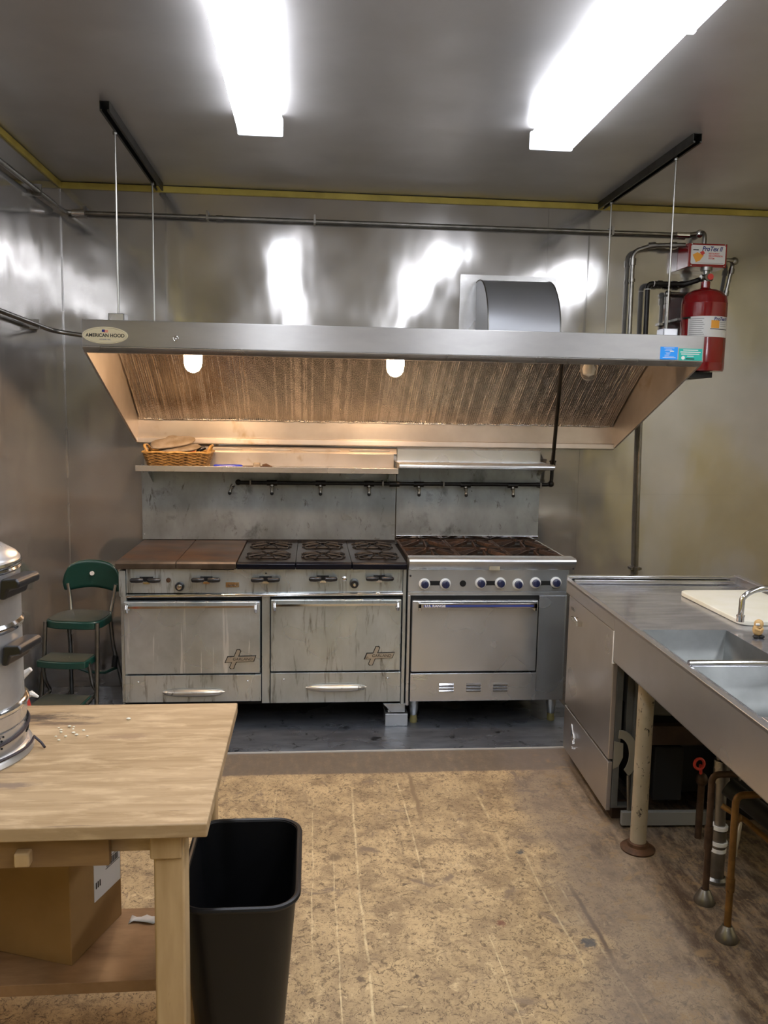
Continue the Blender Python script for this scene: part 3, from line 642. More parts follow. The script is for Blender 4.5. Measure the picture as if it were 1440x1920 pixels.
MB().lathe([(.013, .004), (.013, -.004), (.008, -.008), (.001, -.01)], (1.279, y0, .831), 20, 'y').build('pilot_lamp', M_chrome, G)
MB().lathe([(.004, .004), (.004, -.003), (.001, -.004)], (.867, y0, .858), 12, 'y').build('screw', M_dark, G)
n_ = MB().box(.658, .728, y0-.002, y0+.005, .784, .812).build('name_plate', M_chrome, G, bev=.001)
b = MB()
for i in range(5): b.tube([(.668+i*.011, y0-.003, .790), (.672+i*.011, y0-.003, .803-(i % 2)*.005), (.677+i*.011, y0-.003, .791)], .0014, 5)
b.build('raised_script', M_rod, n_)
MB().box(.53, .70, y0-.003, y0+.006, .876, .884).build('panel_gap', M_dark, G)
def oven_door(xa, xb, za, zb, m_, bx, bz):
    d = MB().box(xa, xb, y0-.022, y0+.02, za, zb).build('oven_door', m_, G, bev=.006)
    b = MB(); zz = zb-.022
    b.prism([(xa+.018, zz-.008), (xb-.018, zz-.004), (xb-.018, zz+.007), (xa+.018, zz+.004)], 'y', y0-.052, y0-.044)
    for x in (xa+.022, xb-.022): b.tube([(x, y0-.02, zz-.03), (x, y0-.045, zz-.026), (x, y0-.054, zz-.01), (x, y0-.048, zz+.004), (x, y0-.02, zz+.006)], .0085, 8)
    b.build('door_handle', M_chrome, d)
    b = MB(); b.prism([(bx+.028, bz-.052), (bx+.04, bz-.052), (bx+.076, bz+.04), (bx+.072, bz+.048), (bx+.06, bz+.048), (bx+.022, bz-.046)], 'y', y0-.027, y0-.022)
    b.prism([(bx, bz-.018), (bx+.145, bz-.012), (bx+.155, bz+.014), (bx+.012, bz+.010)], 'y', y0-.030, y0-.022)
    e = b.build('door_emblem', M_dirty_light, d, label='slanted chrome emblem')
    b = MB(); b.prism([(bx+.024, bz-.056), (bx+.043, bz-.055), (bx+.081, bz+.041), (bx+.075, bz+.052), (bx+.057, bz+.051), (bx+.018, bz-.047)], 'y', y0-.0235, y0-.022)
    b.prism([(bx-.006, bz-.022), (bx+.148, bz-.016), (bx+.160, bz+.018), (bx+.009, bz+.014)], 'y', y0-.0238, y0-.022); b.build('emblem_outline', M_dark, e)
    text('GARLAND', .021, M_blackp, e, (bx+.088, y0-.0304, bz-.001), shear=.2, sx=1.05, ext=.0003)
oven_door(.137, .838, .324, .712, M_drip, .658, .405)
oven_door(.893, 1.584, .332, .722, M_dirty, 1.392, .418)
def drawer(xa, xb, za, zb, hx, hz):
    d = MB().box(xa, xb, y0-.012, y0+.02, za, zb).build('bottom_drawer', M_dirty, G, bev=.003)
    b = MB(); n = 18; v = []; f = []
    for i in range(n+1):
        t = -1+2*i/n; s = (1-abs(t)**3)**.5 if abs(t) < 1 else 0
        for j in range(9):
            a = -PI/2*.75+PI*.87*j/8
            v.append((hx+.165*t, y0-.012-.034*s*math.cos(a)-.001, hz+.023*s*math.sin(a)+.001*(1-s)))
    for i in range(n):
        for j in range(8): f.append((i*9+j, (i+1)*9+j, (i+1)*9+j+1, i*9+j+1))
    b.add(v, f); h_ = b.build('drawer_pull', M_dirty_light, d); md = h_.modifiers.new('thick', 'SOLIDIFY'); md.thickness = .003
    b = MB()
    for x in (xa+.07, xb-.07): b.ball((x, y0-.013, zb-.035), .005)
    b.build('rivet', M_chrome, d)
drawer(.135, .842, .168, .315, .489, .222)
drawer(.892, 1.588, .156, .322, 1.241, .240)
b = MB(); b.prism([(1.497, .136), (1.545, .086), (1.618, .086), (1.618, .136)], 'y', -.735, -.60); b.build('corner_leg', M_us, G, bev=.002)
b = MB(); b.prism([(.11, .14), (.11, .086), (.18, .086), (.23, .14)], 'y', -.735, -.60); b.build('corner_leg', M_us, G, bev=.002)
for x, y in ((1.585, -.67), (.15, -.67), (1.585, -.12), (.15, -.12)): MB().cyl((x, y, .074 if x > 1 and y < -.5 else .003), (x, y, .16), .01).build('levelling_screw', M_rod, G)
b = MB(); b.box(1.512, 1.636, -.725, -.60, .003, .074); b.box(1.528, 1.555, -.70, -.64, .074, .09); o = b.build('support_block', M_us, bev=.003)
tag(o, 'small steel box propping up the leg between the two ranges', 'support block')
# backguard and high shelf
MB().box(.093, 1.616, -.03, -.006, .925, 1.372).build('backguard', M_splash, G, bev=.001)
b = MB()
for x in (.104, 1.604):
    for z in (.955, 1.33): b.ball((x, -.031, z), .004)
b.build('rivet', M_chrome, G)
SH = MB().box(.112, 1.602, -.30, -.012, 1.368, 1.374)
SH.box(.112, 1.602, -.303, -.298, 1.354, 1.387); o_sh = SH.build('high_shelf', M_steel, G, bev=.002)
b = MB(); b.box(.112, 1.60, -.04, -.008, 1.374, 1.456); b.prism([(-.04, 1.456), (-.008, 1.456), (-.008, 1.492), (-.018, 1.492)], 'x', .112, 1.618)
R_ = b.build('shelf_riser', M_warm, G, bev=.002)
for k in range(5):
    xc = .27+k*.295; P = []
    for i in range(20):
        a = 2*PI*i/20; P.append((xc+.125*math.copysign(abs(math.cos(a))**.7, math.cos(a)), 1.474+.009*math.sin(a)))
    b = MB(); b.prism(P, 'y', -.037, -.02); o = b.build('pressed_louvre', M_warm, R_, bev=.003)
for x in (.16, 1.56):
    b = MB(); b.prism([(-.03, 1.368), (-.24, 1.368), (-.03, 1.27)], 'x', x-.002, x+.002); b.build('shelf_bracket', M_dirty, G)

# ------------------------------------------------------------------ right range
U = thing('gas_range', 'cleaner steel range with blue-capped knobs and brown cast iron grates at right', 'gas range', (2.05, -.4, 0))
y1 = -.77
MB().box(1.622, 2.475, -.735, -.03, .15, .90).build('carcass', M_dark, U)
MB().box(1.617, 1.632, y1+.004, -.03, .135, .742).build('side_frame', M_us, U, bev=.002); MB().box(2.478, 2.486, y1+.004, -.03, .155, .742).build('side_frame', M_us, U, bev=.002); MB().box(1.617, 2.482, y1+.004, -.70, .742, .762).build('cross_rail', M_us, U, bev=.002); MB().box(2.474, 2.486, y1+.03, -.03, .762, .90).build('side_frame', M_us, U, bev=.002)
MB().box(2.332, 2.478, y1+.002, -.72, .158, .740).build('side_panel', M_us, U, bev=.002)
MB().box(1.617, 2.490, y1, -.70, .764, .882).build('control_panel', M_us, U, bev=.002)
b = MB(); P = [(-.70, .948), (-.785, .948), (-.800, .943), (-.806, .932), (-.803, .92), (y1-.004, .882), (-.70, .882)]; b.prism(P, 'x', 1.617, 2.518); b.build('bullnose', M_us, U, bev=.003)
b = MB()
for x, z in ((1.628, .888), (1.628, .85)): b.lathe([(.005, .002), (.005, -.004), (.001, -.006)], (x, y1, z), 12, 'y')
b.lathe([(.004, .0), (.004, -.014)], (2.507, y1, .892), 12, 'y'); b.build('screw', M_dark, U)
n_ = MB().box(2.048, 2.104, -.792, -.776, .884, .925)
n_.xf(Matrix.Translation((0, 0, 0))); n_ = n_.build('data_plate', M_cream, U, label='yellowed paper data plate')
b = MB()
for i in range(5): b.box(2.054, 2.098-(i*3 % 4)*.004, -.7935, -.792, .889+i*.006, .8905+i*.006)
b.build('printed_lines', M_grey, n_)
for xa, xb in ((1.704, 1.816), (2.007, 2.114), (2.306, 2.418)): MB().box(xa+.01, xb-.01, y1-.001, y1+.004, .798, .822).build('valve_slot', M_dark, U)
for x, z in ((1.704, .806), (1.816, .806), (2.007, .811), (2.114, .811), (2.210, .805), (2.306, .812), (2.418, .814)):
    k_ = MB().lathe([(.030, .002), (.030, -.004), (.027, -.010), (.023, -.012)], (x, y1, z), 32, 'y').build('burner_knob', M_white, U, label='white knob with blue cap')
    b = MB(); b.lathe([(.0215, -.010), (.020, -.028), (.016, -.031), (.001, -.032)], (x, y1, z), 28, 'y'); b.box(x-.0045, x+.0045, y1-.036, y1-.02, z-.018, z+.018); b.build('knob_cap', M_blue, k_, bev=.001)
MB().lathe([(.017, .002), (.017, -.002), (.001, -.0021)], (1.911, y1, .808), 24, 'y').build('knob_hole', M_dark, U)
# door, handle, lower panel, louvres
MB().box(1.634, 2.330, y1+.006, -.72, .318, .742).build('door_recess', M_dark, U)
d = MB().box(1.640, 2.322, y1-.018, y1+.02, .328, .718).build('oven_door', M_us, U, bev=.006)
b = MB(); b.box(1.668, 2.306, y1-.062, y1-.044, .686, .716)
for x in (1.668, 2.290): b.box(x, x+.016, y1-.062, y1-.018, .672, .712)
h_ = b.build('door_handle', M_chrome, d, bev=.003)
MB().box(1.695, 2.285, y1-.0635, y1-.062, .694, .706).build('handle_strip', M_blueenam, h_)
text('U.S. RANGE', .017, M_white, h_, (1.700, y1-.064, .700), align='LEFT', bold=.0006, sx=1.25)
MB().box(1.638, 2.328, y1-.012, y1+.02, .162, .317).build('lower_panel', M_us, U, bev=.003)
b = MB()
for xc in (1.835, 1.984, 2.131):
    for i in range(3):
        z = .222+i*.0165; b.prism([(y1-.012, z-.003), (y1-.012, z+.007), (y1-.021, z-.001)], 'x', xc-.04, xc+.04)
b.build('louvre', M_chrome, U)
b = MB()
for xc in (1.835, 1.984, 2.131):
    for i in range(3): b.box(xc-.04, xc+.04, y1-.0128, y1-.012, .2145+i*.0165, .2185+i*.0165)
b.build('louvre_slot', M_dark, U)
b = MB()
for i in range(4): b.box(1.652, 1.73-(i % 2)*.01, y1-.0126, y1-.012, .284+i*.007, .287+i*.007)
b.build('stencilled_text', M_cream, U)
for x, y in ((1.675, -.66), (2.455, -.66), (1.675, -.12), (2.455, -.12)):
    l = MB().lathe([(.014, .04), (.020, .05), (.027, .10), (.027, .155)], (x, y, 0), 24).build('leg', M_us, U)
    MB().lathe([(.020, .003), (.022, .015), (.017, .045)], (x, y, 0), 20).build('foot', M_foot, l)
MB().box(1.622, 2.516, -.03, -.006, .945, 1.372).build('backguard', M_splash, U, bev=.001)
MB().box(1.622, 2.516, -.045, -.03, .940, .958).build('rear_rail', M_chrome, U, bev=.002)
MB().box(2.475, 2.512, -.70, -.03, .88, .93).build('side_rail', M_us, U, bev=.002)
MB().box(1.622, 2.50, -.70, -.04, .88, .89).build('drip_pan', M_dark, U)
b = MB(); P = [(-.30, 1.418), (-.311, 1.412), (-.314, 1.402), (-.310, 1.392), (-.298, 1.388), (-.298, 1.382), (-.306, 1.384)]
b.prism([(-.012, 1.418), (-.30, 1.418), (-.312, 1.411), (-.315, 1.402), (-.311, 1.391), (-.298, 1.385), (-.296, 1.412), (-.012, 1.412)], 'x', 1.606, 2.525)
b.build('high_shelf', M_us, U, bev=.002)
MB().box(1.622, 2.516, -.020, -.008, 1.374, 1.487).build('shelf_riser', M_us, U, bev=.002)
MB().box(1.622, 2.516, -.012, -.006, 1.484, 1.498).build('riser_flange', M_warm, U)
for x in (1.612, 2.50):
    b = MB(); b.prism([(-.03, 1.412), (-.28, 1.405), (-.03, 1.33)], 'x', x, x+.004); b.build('shelf_bracket', M_steel, U)
# grates: raised square castings with fingers towards each burner
def square_grate(cx, cy, hx_, hy_, z, parent):
    b = MB(); r = .007
    for (p, q) in (((-1, -1), (1, -1)), ((1, -1), (1, 1)), ((1, 1), (-1, 1)), ((-1, 1), (-1, -1))): b.tube([(cx+hx_*p[0], cy+hy_*p[1], z+.010), (cx+hx_*q[0], cy+hy_*q[1], z+.010)], r, 6)
    for i in range(8):
        a = 2*PI*i/8; ca, sa = math.cos(a), math.sin(a); t = min(hx_/abs(ca) if abs(ca) > .01 else 9, hy_/abs(sa) if abs(sa) > .01 else 9)
        P = [(cx+t*ca, cy+t*sa), (cx+.045*ca, cy+.045*sa)]; nx, ny = -sa*.004, ca*.004; v = []
        for s_ in (-1, 1):
            v += [(P[0][0]+nx*s_, P[0][1]+ny*s_, z), (P[1][0]+nx*s_, P[1][1]+ny*s_, z+.018), (P[1][0]+nx*s_, P[1][1]+ny*s_, z+.038), (P[0][0]+nx*s_, P[0][1]+ny*s_, z+.02)]
        b.add(v, [(0, 1, 2, 3), (7, 6, 5, 4), (0, 4, 5, 1), (1, 5, 6, 2), (2, 6, 7, 3), (3, 7, 4, 0)])
    g_ = b.build('burner_grate', M_rustiron, parent)
    b = MB(); b.lathe([(.045, -.02), (.05, 0), (.035, .012), (.001, .014)], (cx, cy, z), 20); b.build('burner_head', M_iron, g_)
for i in range(3):
    for j in range(2): square_grate(1.768+i*.291, -.52+j*.32, .138, .152, .918, U)

# ------------------------------------------------------------------ nozzle pipe under the shelves
Q = thing('nozzle_pipe', 'black pipe with hanging spray nozzles running under both range shelves', 'pipe', (1.6, -.1, 1.28))
b = MB(); b.tube(fillet([(.668, -.1, 1.278), (1.6, -.1, 1.281), (2.568, -.1, 1.285), (2.570, -.1, 1.40)], .035), .0115, 12)
b.tube([(2.570, -.1, 1.40), (2.436, -.66, 2.05)], .0115, 12)
for x in (.867, 1.156, 1.447, 1.60, 1.748, 2.036, 2.327): b.cyl((x-.03, -.1, 1.279), (x+.03, -.1, 1.279), .017, n=14)
b.cyl((2.570, -.1, 1.395), (2.572, -.1, 1.435), .018); b.cyl((2.571, -.1, 1.425), (2.571, -.1, 1.432), .022); b.ball((.668, -.1, 1.28), .018); b.ball((2.565, -.1, 1.29), .02)
b.build('pipe', M_blackpipe, Q)
for x, dx in ((.64, -.02), (.867, 0), (1.156, 0), (1.447, 0), (1.748, .002), (2.036, .003), (2.327, .003)):
    z = 1.268
    b = MB(); b.tube([(x, -.105, z), (x+dx*.5, -.108, z-.018), (x+dx*.7, -.110, z-.03), (x+dx, -.112, z-.045)], .008, 10, radii=[.011, .013, .008, .011]); n_ = b.build('nozzle', M_pipe, Q)
    b = MB(); b.cyl((x+dx*.2, -.107, z-.008), (x+dx*.25, -.107, z-.014), .014, n=6); b.ball((x+dx*1.05, -.113, z-.052), .0105); b.build('nozzle_tip', M_rubber, n_)
b = MB()
for x in (.74, 1.53, 1.90, 2.50): b.box(x-.004, x+.004, -.115, -.03, 1.262, 1.296)
b.build('pipe_clip', M_pipe, Q)

# ------------------------------------------------------------------ things on the shelf
BK = thing('wicker_basket', 'rectangular golden wicker basket on the left shelf holding oven mitts', 'basket', (.335, -.17, 1.374))
def bring(z, grow, amp, ph, n=96):
    P = []
    pts = rrect(.182-grow, .490+grow, -.285-grow*.5, -.055+grow*.3, .03, 6); tot = []
    per = [0]
    for i in range(len(pts)): per.append(per[-1]+math.dist(pts[i], pts[(i+1) % len(pts)]))
    for k in range(n):
        s = per[-1]*k/n; i = max(j for j in range(len(pts)) if per[j] <= s); t = (s-per[i])/max(1e-6, per[i+1]-per[i])
        p, q = pts[i], pts[(i+1) % len(pts)]; x, y = p[0]+(q[0]-p[0])*t, p[1]+(q[1]-p[1])*t
        dx, dy = q[0]-p[0], q[1]-p[1]; L_ = math.hypot(dx, dy) or 1; d_ = amp*math.sin(PI*k*.5+ph)
        P.append((x+dy/L_*d_, y-dx/L_*d_, z+.0015*math.sin(k*.7+ph)))
    return P
b = MB()
for i in range(10): b.tube(bring(1.380+i*.0078, .002+i*.0028, .004, PI*(i % 2)+.3), .0042, 6, closed=True)
b.build('weave', M_wickdk, BK)
b = MB(); bt, tp = bring(1.377, .0, 0, 0, 48), bring(1.456, .028, 0, 0, 48)
for p, q in zip(bt, tp): b.tube([p, q], .003, 5)
b.build('stakes', M_wickdk, BK)
b = MB(); b.tube(bring(1.462, .032, .003, 0), .0065, 8, closed=True); b.tube(bring(1.378, .006, .003, 0), .006, 8, closed=True); b.build('rim', M_wicker, BK)
b = MB(); b.box(.19, .48, -.28, -.06, 1.3745, 1.379); b.build('base', M_wickdk, BK)
for s, x in ((-1, .160), (1, .512)):
    b = MB(); b.tube(fillet([(x+.012*-s, -.24, 1.455), (x+.012*s, -.235, 1.498), (x+.012*s, -.12, 1.498), (x+.012*-s, -.11, 1.455)], .03), .0075, 8); b.build('handle', M_wicker, BK)
def mitt(loc, rz, tilt, sx, label, roll=0):
    P = [(-.13, -.055), (-.05, -.062), (.03, -.065), (.09, -.058), (.125, -.035), (.135, 0), (.12, .03), (.08, .048), (.045, .05), (.035, .062), (.015, .085), (-.015, .09), (-.035, .075), (-.04, .055), (-.08, .052), (-.13, .055)]
    b = MB(); rings = []; n = len(P); v = []
    for k, h in ((1, 0), (.97, .35), (.85, .75), (.5, 1)): rings.append([(x*k, y*k, .015*h) for x, y in P])
    lo = [[(x, y, -z) for x, y, z in r] for r in rings[1:]]
    seq = lo[::-1]+rings
    for r in seq: v += r
    f = [tuple(range(n))[::-1], tuple(range((len(seq)-1)*n, len(seq)*n))]
    for i in range(len(seq)-1):
        for j in range(n): f.append((i*n+j, i*n+(j+1) % n, (i+1)*n+(j+1) % n, (i+1)*n+j))
    b.add(v, f); o = b.build('oven_mitt', M_mitt, subd=1)
    o.location = loc; o.rotation_euler = (roll, tilt, rz); o.scale = (sx, sx, sx); return tag(o, label, 'oven mitt', 'oven mitts in the basket')
mitt((.305, -.20, 1.516), .15, -.16, 1.0, 'upper taupe oven mitt on top of the pile in the basket', .4)
mitt((.345, -.21, 1.482), -.1, -.10, .95, 'lower taupe oven mitt under the other one in the basket', .28)
b = MB(); b.tube([(.44, -.2, 1.44), (.455, -.19, 1.475), (.49, -.185, 1.487)], .014, 10, radii=[.012, .016, .009]); tag(b.build('black_handle', M_bake), 'dark utensil handle sticking up inside the basket beside the mitts', 'utensil')
b = MB(); b.box(.30, .44, -.25, -.23, 1.462, 1.470); tag(b.build('red_cloth', M_redp, bev=.003), 'strip of red cloth showing under the mitts in the basket', 'cloth')
TL = thing('basting_brush', 'thin tool with a blue plastic handle lying on the left shelf', 'tool', (.65, -.27, 1.374))
zz = 1.386
b = MB(); b.tube([(.545, -.27, zz), (.555, -.27, zz), (.60, -.27, zz), (.66, -.27, zz), (.70, -.27, zz), (.708, -.27, zz)], .011, 12, radii=[.008, .011, .010, .012, .010, .007]); b.build('grip', M_handle, TL)
b = MB(); b.cyl((.705, -.27, zz), (.83, -.27, zz+.001), .0045); b.tube([(.82, -.27, zz+.004), (.84, -.27, zz+.008), (.87, -.265, zz-.002), (.885, -.262, zz-.008)], .006, 8, radii=[.008, .011, .007, .002]); b.build('shaft', M_rust, TL)
o = MB().box(.768, .808, -.29, -.25, 1.3745, 1.408).build('cork_block', M_mitt, bev=.005); tag(o, 'small tan cork block standing on the shelf by the blue handled tool', 'cork')

# ------------------------------------------------------------------ green step stool
ST = thing('step_stool', 'green painted metal kitchen step stool with backrest, left of the range', 'stool', (-.125, -.60, 0), rz=math.radians(-9))
def pl(b, w0, w1, ya, yb, z, th, bow=.02, rad=.03):
    """tread: slightly bowed front"""
    P = []
    n = 10
    for i in range(n+1): t = -1+2*i/n; P.append((w0*t, ya-bow*(1-t*t)))
    for i in range(n+1): t = 1-2*i/n; P.append((w1*t, yb))
    b.prism(P, 'z', z-th, z); return b
P = []
for i in range(40):
    a = 2*PI*i/40; c_, s_ = math.cos(a), math.sin(a); P.append((.152*math.copysign(abs(c_)**.55, c_)*(1-.08*s_), .138*math.copysign(abs(s_)**.6, s_)))
o = MB().prism(P, 'z', .555, .597).build('seat', M_greenp, ST, local=True, bev=.008, label='green seat with worn tread')
MB().prism([(x*.93, y*.93) for x, y in P], 'z', .597, .600).build('seat_pad', M_tread, o, local=True)
# backrest: curved plate
v = []; f = []; NA = 16; NB = 8
for i in range(NA+1):
    t = -1+2*i/NA
    zt = .872-.034*t*t-.05*abs(t)**8; zb = .718-.030*t*t+.015*abs(t)**8
    for j in range(NB+1):
        s_ = j/NB; v.append((.166*t*(1-.06*abs(s_-.5)*2), .150+.0-.035*(1-t*t)*-1*.6, zb+(zt-zb)*s_))
for i in range(NA):
    for j in range(NB): f.append((i*(NB+1)+j, (i+1)*(NB+1)+j, (i+1)*(NB+1)+j+1, i*(NB+1)+j+1))
o = MB().add(v, f).build('backrest', M_greenp, ST, local=True); md = o.modifiers.new('thick', 'SOLIDIFY'); md.thickness = .01; md.offset = 0
MB().lathe([(.001, -.006), (.012, -.006), (.012, .0)], (.0, .158, .798), 14, 'y').build('paint_chip', M_white, o, local=True)
for s in (-1, 1):
    b = MB(); b.tube(fillet([(s*.135, .148, .74), (s*.122, .145, .66), (s*.112, .13, .59)], .05), .010, 10, radii=None); b.build('back_support', M_chrome, ST, local=True)
    b = MB(); b.tube([(s*.140, -.115, .59), (s*.143, -.135, .40), (s*.150, -.17, .18), (s*.158, -.19, .013)], .011, 10); b.build('leg', M_rodleg if 'M_rodleg' in globals() else M_pipe, ST, local=True)
    b = MB(); b.tube([(s*.118, .10, .585), (s*.122, .13, .40), (s*.15, .19, .15), (s*.165, .22, .013)], .011, 10); b.build('leg', M_pipe, ST, local=True)
    b = MB(); b.tube(fillet([(s*.125, -.20, .40), (s*.125, -.16, .27), (s*.125, -.10, .21), (s*.13, -.26, .20)], .05), .009, 10); b.build('step_bracket', M_pipe, ST, local=True)
    for y in (-.19, .22): MB().cyl((s*(.158 if y < 0 else .165), y, .003), (s*(.158 if y < 0 else .165), y, .03), .014, n=12).build('rubber_foot', M_rubber, ST, local=True)
    MB().cyl((s*.125, .125, .28), (s*.13, .14, .34), .015, n=10).build('rubber_sleeve', M_rubber, ST, local=True)
for (wf, wb, ya, yb, z) in ((.128, .128, -.25, -.10, .42), (.135, .122, -.37, -.16, .215)):
    o = pl(MB(), wf, wb, ya, yb, z, .035).build('step', M_greenp, ST, local=True, bev=.005)
    pl(MB(), wf*.93, wb*.93, ya+.008, yb-.008, z+.003, .003).build('step_tread', M_tread, o, local=True)
b = MB(); b.tube([(-.13, .15, .27), (-.05, .19, .225), (.05, .19, .225), (.13, .15, .27)], .009, 8); b.build('rear_brace', M_greenp, ST, local=True)

# ------------------------------------------------------------------ wooden work table
tx0, tx1, tyf, tyb, tz = -.30, .888, -3.41, -2.683, .85
TB = thing('work_table', 'worn pale wooden work table in the left foreground', 'table', (.3, -3.05, 0))
b = MB(); b.box(tx0, tx1, tyf, tyb, tz-.032, tz); b.build('tabletop', M_wood, TB, bev=.004)
for x in (.768, -.24):
    for y in (-3.365, -2.79):
        l = MB().box(x, x+.066, y, y+.07, .0, tz-.032).build('leg', M_woodv, TB, bev=.007)
        MB().box(x-.006, x+.062, y-.010, y+.06, tz-.098, tz-.032).build('leg_block', M_woodv, l, bev=.005)
b = MB(); b.box(-.18, .765, -3.335, -3.31, .752, .818); b.box(-.18, .765, -2.74, -2.715, .752, .818); b.box(.795, .82, -3.30, -2.79, .752, .818); b.box(-.225, -.20, -3.30, -2.79, .752, .818)
b.build('apron', M_wood, TB, bev=.002)
DW_ = MB(); DW_.box(.12, .678, -3.372, -3.35, .741, .815); DW_.box(.135, .665, -3.335+.026, -2.95, .742, .81)
dr = DW_.build('drawer', M_wooddk, TB, bev=.002, label='darker brown shallow drawer')
b = MB(); b.box(.489, .521, -3.395, -3.37, .754, .785); b.build('drawer_knob', M_woodv, dr, bev=.004)
b = MB(); b.box(-.24, .83, -3.06, -2.742, .218, .25); b.build('lower_shelf', M_shelf, TB, bev=.002)
b = MB(); b.box(.772, .83, -3.30, -2.78, .18, .218); b.box(-.24, -.18, -3.30, -2.78, .18, .218); b.build('shelf_rail', M_woodv, TB)
# carton
BX = thing('cardboard_box', 'brown cardboard box with a white shipping label on the shelf under the table', 'box', (.483, -2.995, .25), rz=math.atan2(.227, .08)-PI/2)
MB().box(-.42, 0, 0, .238, 0, .40).build('box_body', M_card, BX, local=True, bev=.003)
l = MB(); l.box(0, .0012, .105, .232, .115, .40); l = l.build('shipping_label', M_paper, BX, local=True)
b = MB()
for k in range(14): b.box(.0012, .0018, .165+k*.0042, .1665+k*.0042+(.001 if k % 3 else 0), .185, .205)
for k in range(3): b.box(.0012, .0018, .112+k*.009, .117+k*.009, .150-.0*k, .168)
b.box(.0012, .0018, .16, .228, .208, .2095); b.box(.0012, .0018, .16, .228, .181, .1825); b.box(.0012, .0018, .215, .2165, .24, .31)
b.build('printed_barcode', M_blackp, l, local=True)
MB().box(-.42, 0, .114, .124, .1, .4005).build('box_seam', M_card, BX, local=True)
b = MB(); v = []; 
for i in range(7):
    x = .59+.085*i/6; v += [(x, -2.82+.006*math.sin(i), .2515+.006*abs(math.sin(i*1.3))), (x+.004, -2.79+.004*math.cos(i*2), .2515+.005*abs(math.cos(i*1.1)))]
b.add(v, [(2*i, 2*i+2, 2*i+3, 2*i+1) for i in range(6)]); o = b.build('paper_scrap', M_paper); md = o.modifiers.new('t', 'SOLIDIFY'); md.thickness = .001
tag(o, 'small torn cream paper scrap on the lower shelf of the wooden table', 'paper scrap')
# crumbs on the table (countable pale crumbs)
for i, (x, y) in enumerate([(.43, -2.87), (.445, -2.90), (.455, -2.86), (.47, -2.88), (.465, -2.93), (.49, -2.92), (.44, -2.93), (.50, -2.89), (.60, -2.81), (.52, -2.93), (.455, -2.955), (.478, -2.905), (.468, -2.865), (.44, -2.885)]):
    o = MB().ball((x, y, .8535), .0026+.0007*(i % 3) if i != 8 else .005, 1.3, .9, .6, n=8, m=6).build('crumb', M_board)
    tag(o, 'pale food crumb among those scattered on the wooden table beside the steamer', 'crumb', 'pale crumbs beside the steamer')
# steamer pot
CP = thing('steamer_pot', 'tall stacked aluminium steamer pot with dark handles on the wooden table', 'pot', (.19, -3.02, .85))
Cc = (.19, -3.02, .85)
MB().lathe([(.001, .56), (.03, .558), (.09, .545), (.15, .522), (.188, .498), (.196, .488), (.198, .48)][::-1], Cc, 64).build('lid', M_alu, CP)
b = MB(); b.lathe([(.198, .474), (.200, .480), (.198, .486)], Cc, 64); b.lathe([(.197, .462), (.1995, .467), (.197, .472)], Cc, 64); b.build('lid_rim', M_chrome, CP)
MB().lathe([(.193, .333), (.195, .34), (.195, .462), (.196, .47)], Cc, 64).build('upper_tier', M_alu, CP)
MB().lathe([(.196, .318), (.201, .327), (.201, .333), (.195, .340)], Cc, 64).build('tier_rim', M_chrome, CP)
MB().lathe([(.197, .13), (.195, .14), (.195, .318)], Cc, 64).build('lower_tier', M_alu, CP)
MB().lathe([(.200, .118), (.206, .124), (.206, .130), (.197, .137)], Cc, 64).build('tier_rim', M_chrome, CP)
MB().lathe([(.190, .075), (.199, .085), (.201, .118)], Cc, 64).build('collar', M_alu, CP)
sk = MB().lathe([(.20, .022), (.198, .035), (.200, .055), (.197, .078)], Cc, 64).build('perforated_skirt', M_alu, CP)
b = MB()
for r_ in range(4):
    for i in range(60):
        if (i//9) % 2: continue
        a = 2*PI*(i+.5*(r_ % 2))/110-PI*.62; rr = .2005; b.ball((Cc[0]+rr*math.cos(a), Cc[1]+rr*math.sin(a), .85+.046+r_*.009), .0028, n=6, m=4)
b.build('vent_holes', M_dark, sk)
MB().lathe([(.214, 0.0), (.216, .004), (.212, .012), (.205, .024), (.19, .03)], Cc, 64).build('base_pan', M_alu, CP)
b = MB(); b.tube([(Cc[0]+.203*math.cos(a), Cc[1]+.203*math.sin(a), .85+.062+.012*math.sin(a)) for a in [2*PI*i/60 for i in range(60)]], .004, 6, closed=True)
P = []
for i in range(40):
    a = -PI*.75+PI*.8*i/39; P.append((Cc[0]+(.215+.004*math.sin(i*.4))*math.cos(a), Cc[1]+(.215+.004*math.sin(i*.4))*math.sin(a), .85+.012+.016*i/39))
P += [(Cc[0]+.232, Cc[1]+.03, .862), (Cc[0]+.245, Cc[1]+.015, .8555)]
b.tube(P, .0035, 6); b.build('power_cord', M_cord, CP)
for z in (.455, .295):
    a = math.radians(-8); ca, sa = math.cos(a), math.sin(a)
    b = MB(); P = [(.19, z-.05), (.196, z), (.235, z+.002), (.242, z-.008), (.240, z-.022), (.214, z-.026), (.206, z-.05)]
    b.prism(P, 'y', -.055, .055); b.xf(Matrix.Translation(Cc) @ Matrix.Rotation(a, 4, 'Z')); b.build('handle', M_bake, CP, bev=.006)
# small red and white gadget standing behind the table
GZ = thing('red_utensil', 'red utensil with pale prongs seen behind the steamer pot', 'utensil', (-.12, -1.9, 0))
b = MB(); b.tube([(.08, -1.75, .0), (-.02, -1.78, .56)], .009, 8); b.build('red_stem', M_redp, GZ)
b = MB(); b.tube([(-.03, -1.78, .56), (.0, -1.78, .575), (.025, -1.78, .56)], .01, 8, radii=[.012, .012, .005]); b.tube([(-.05, -1.78, .62), (-.02, -1.78, .66), (0, -1.78, .675)], .01, 8, radii=[.008, .013, .009]); b.build('pale_prong', M_white, GZ)

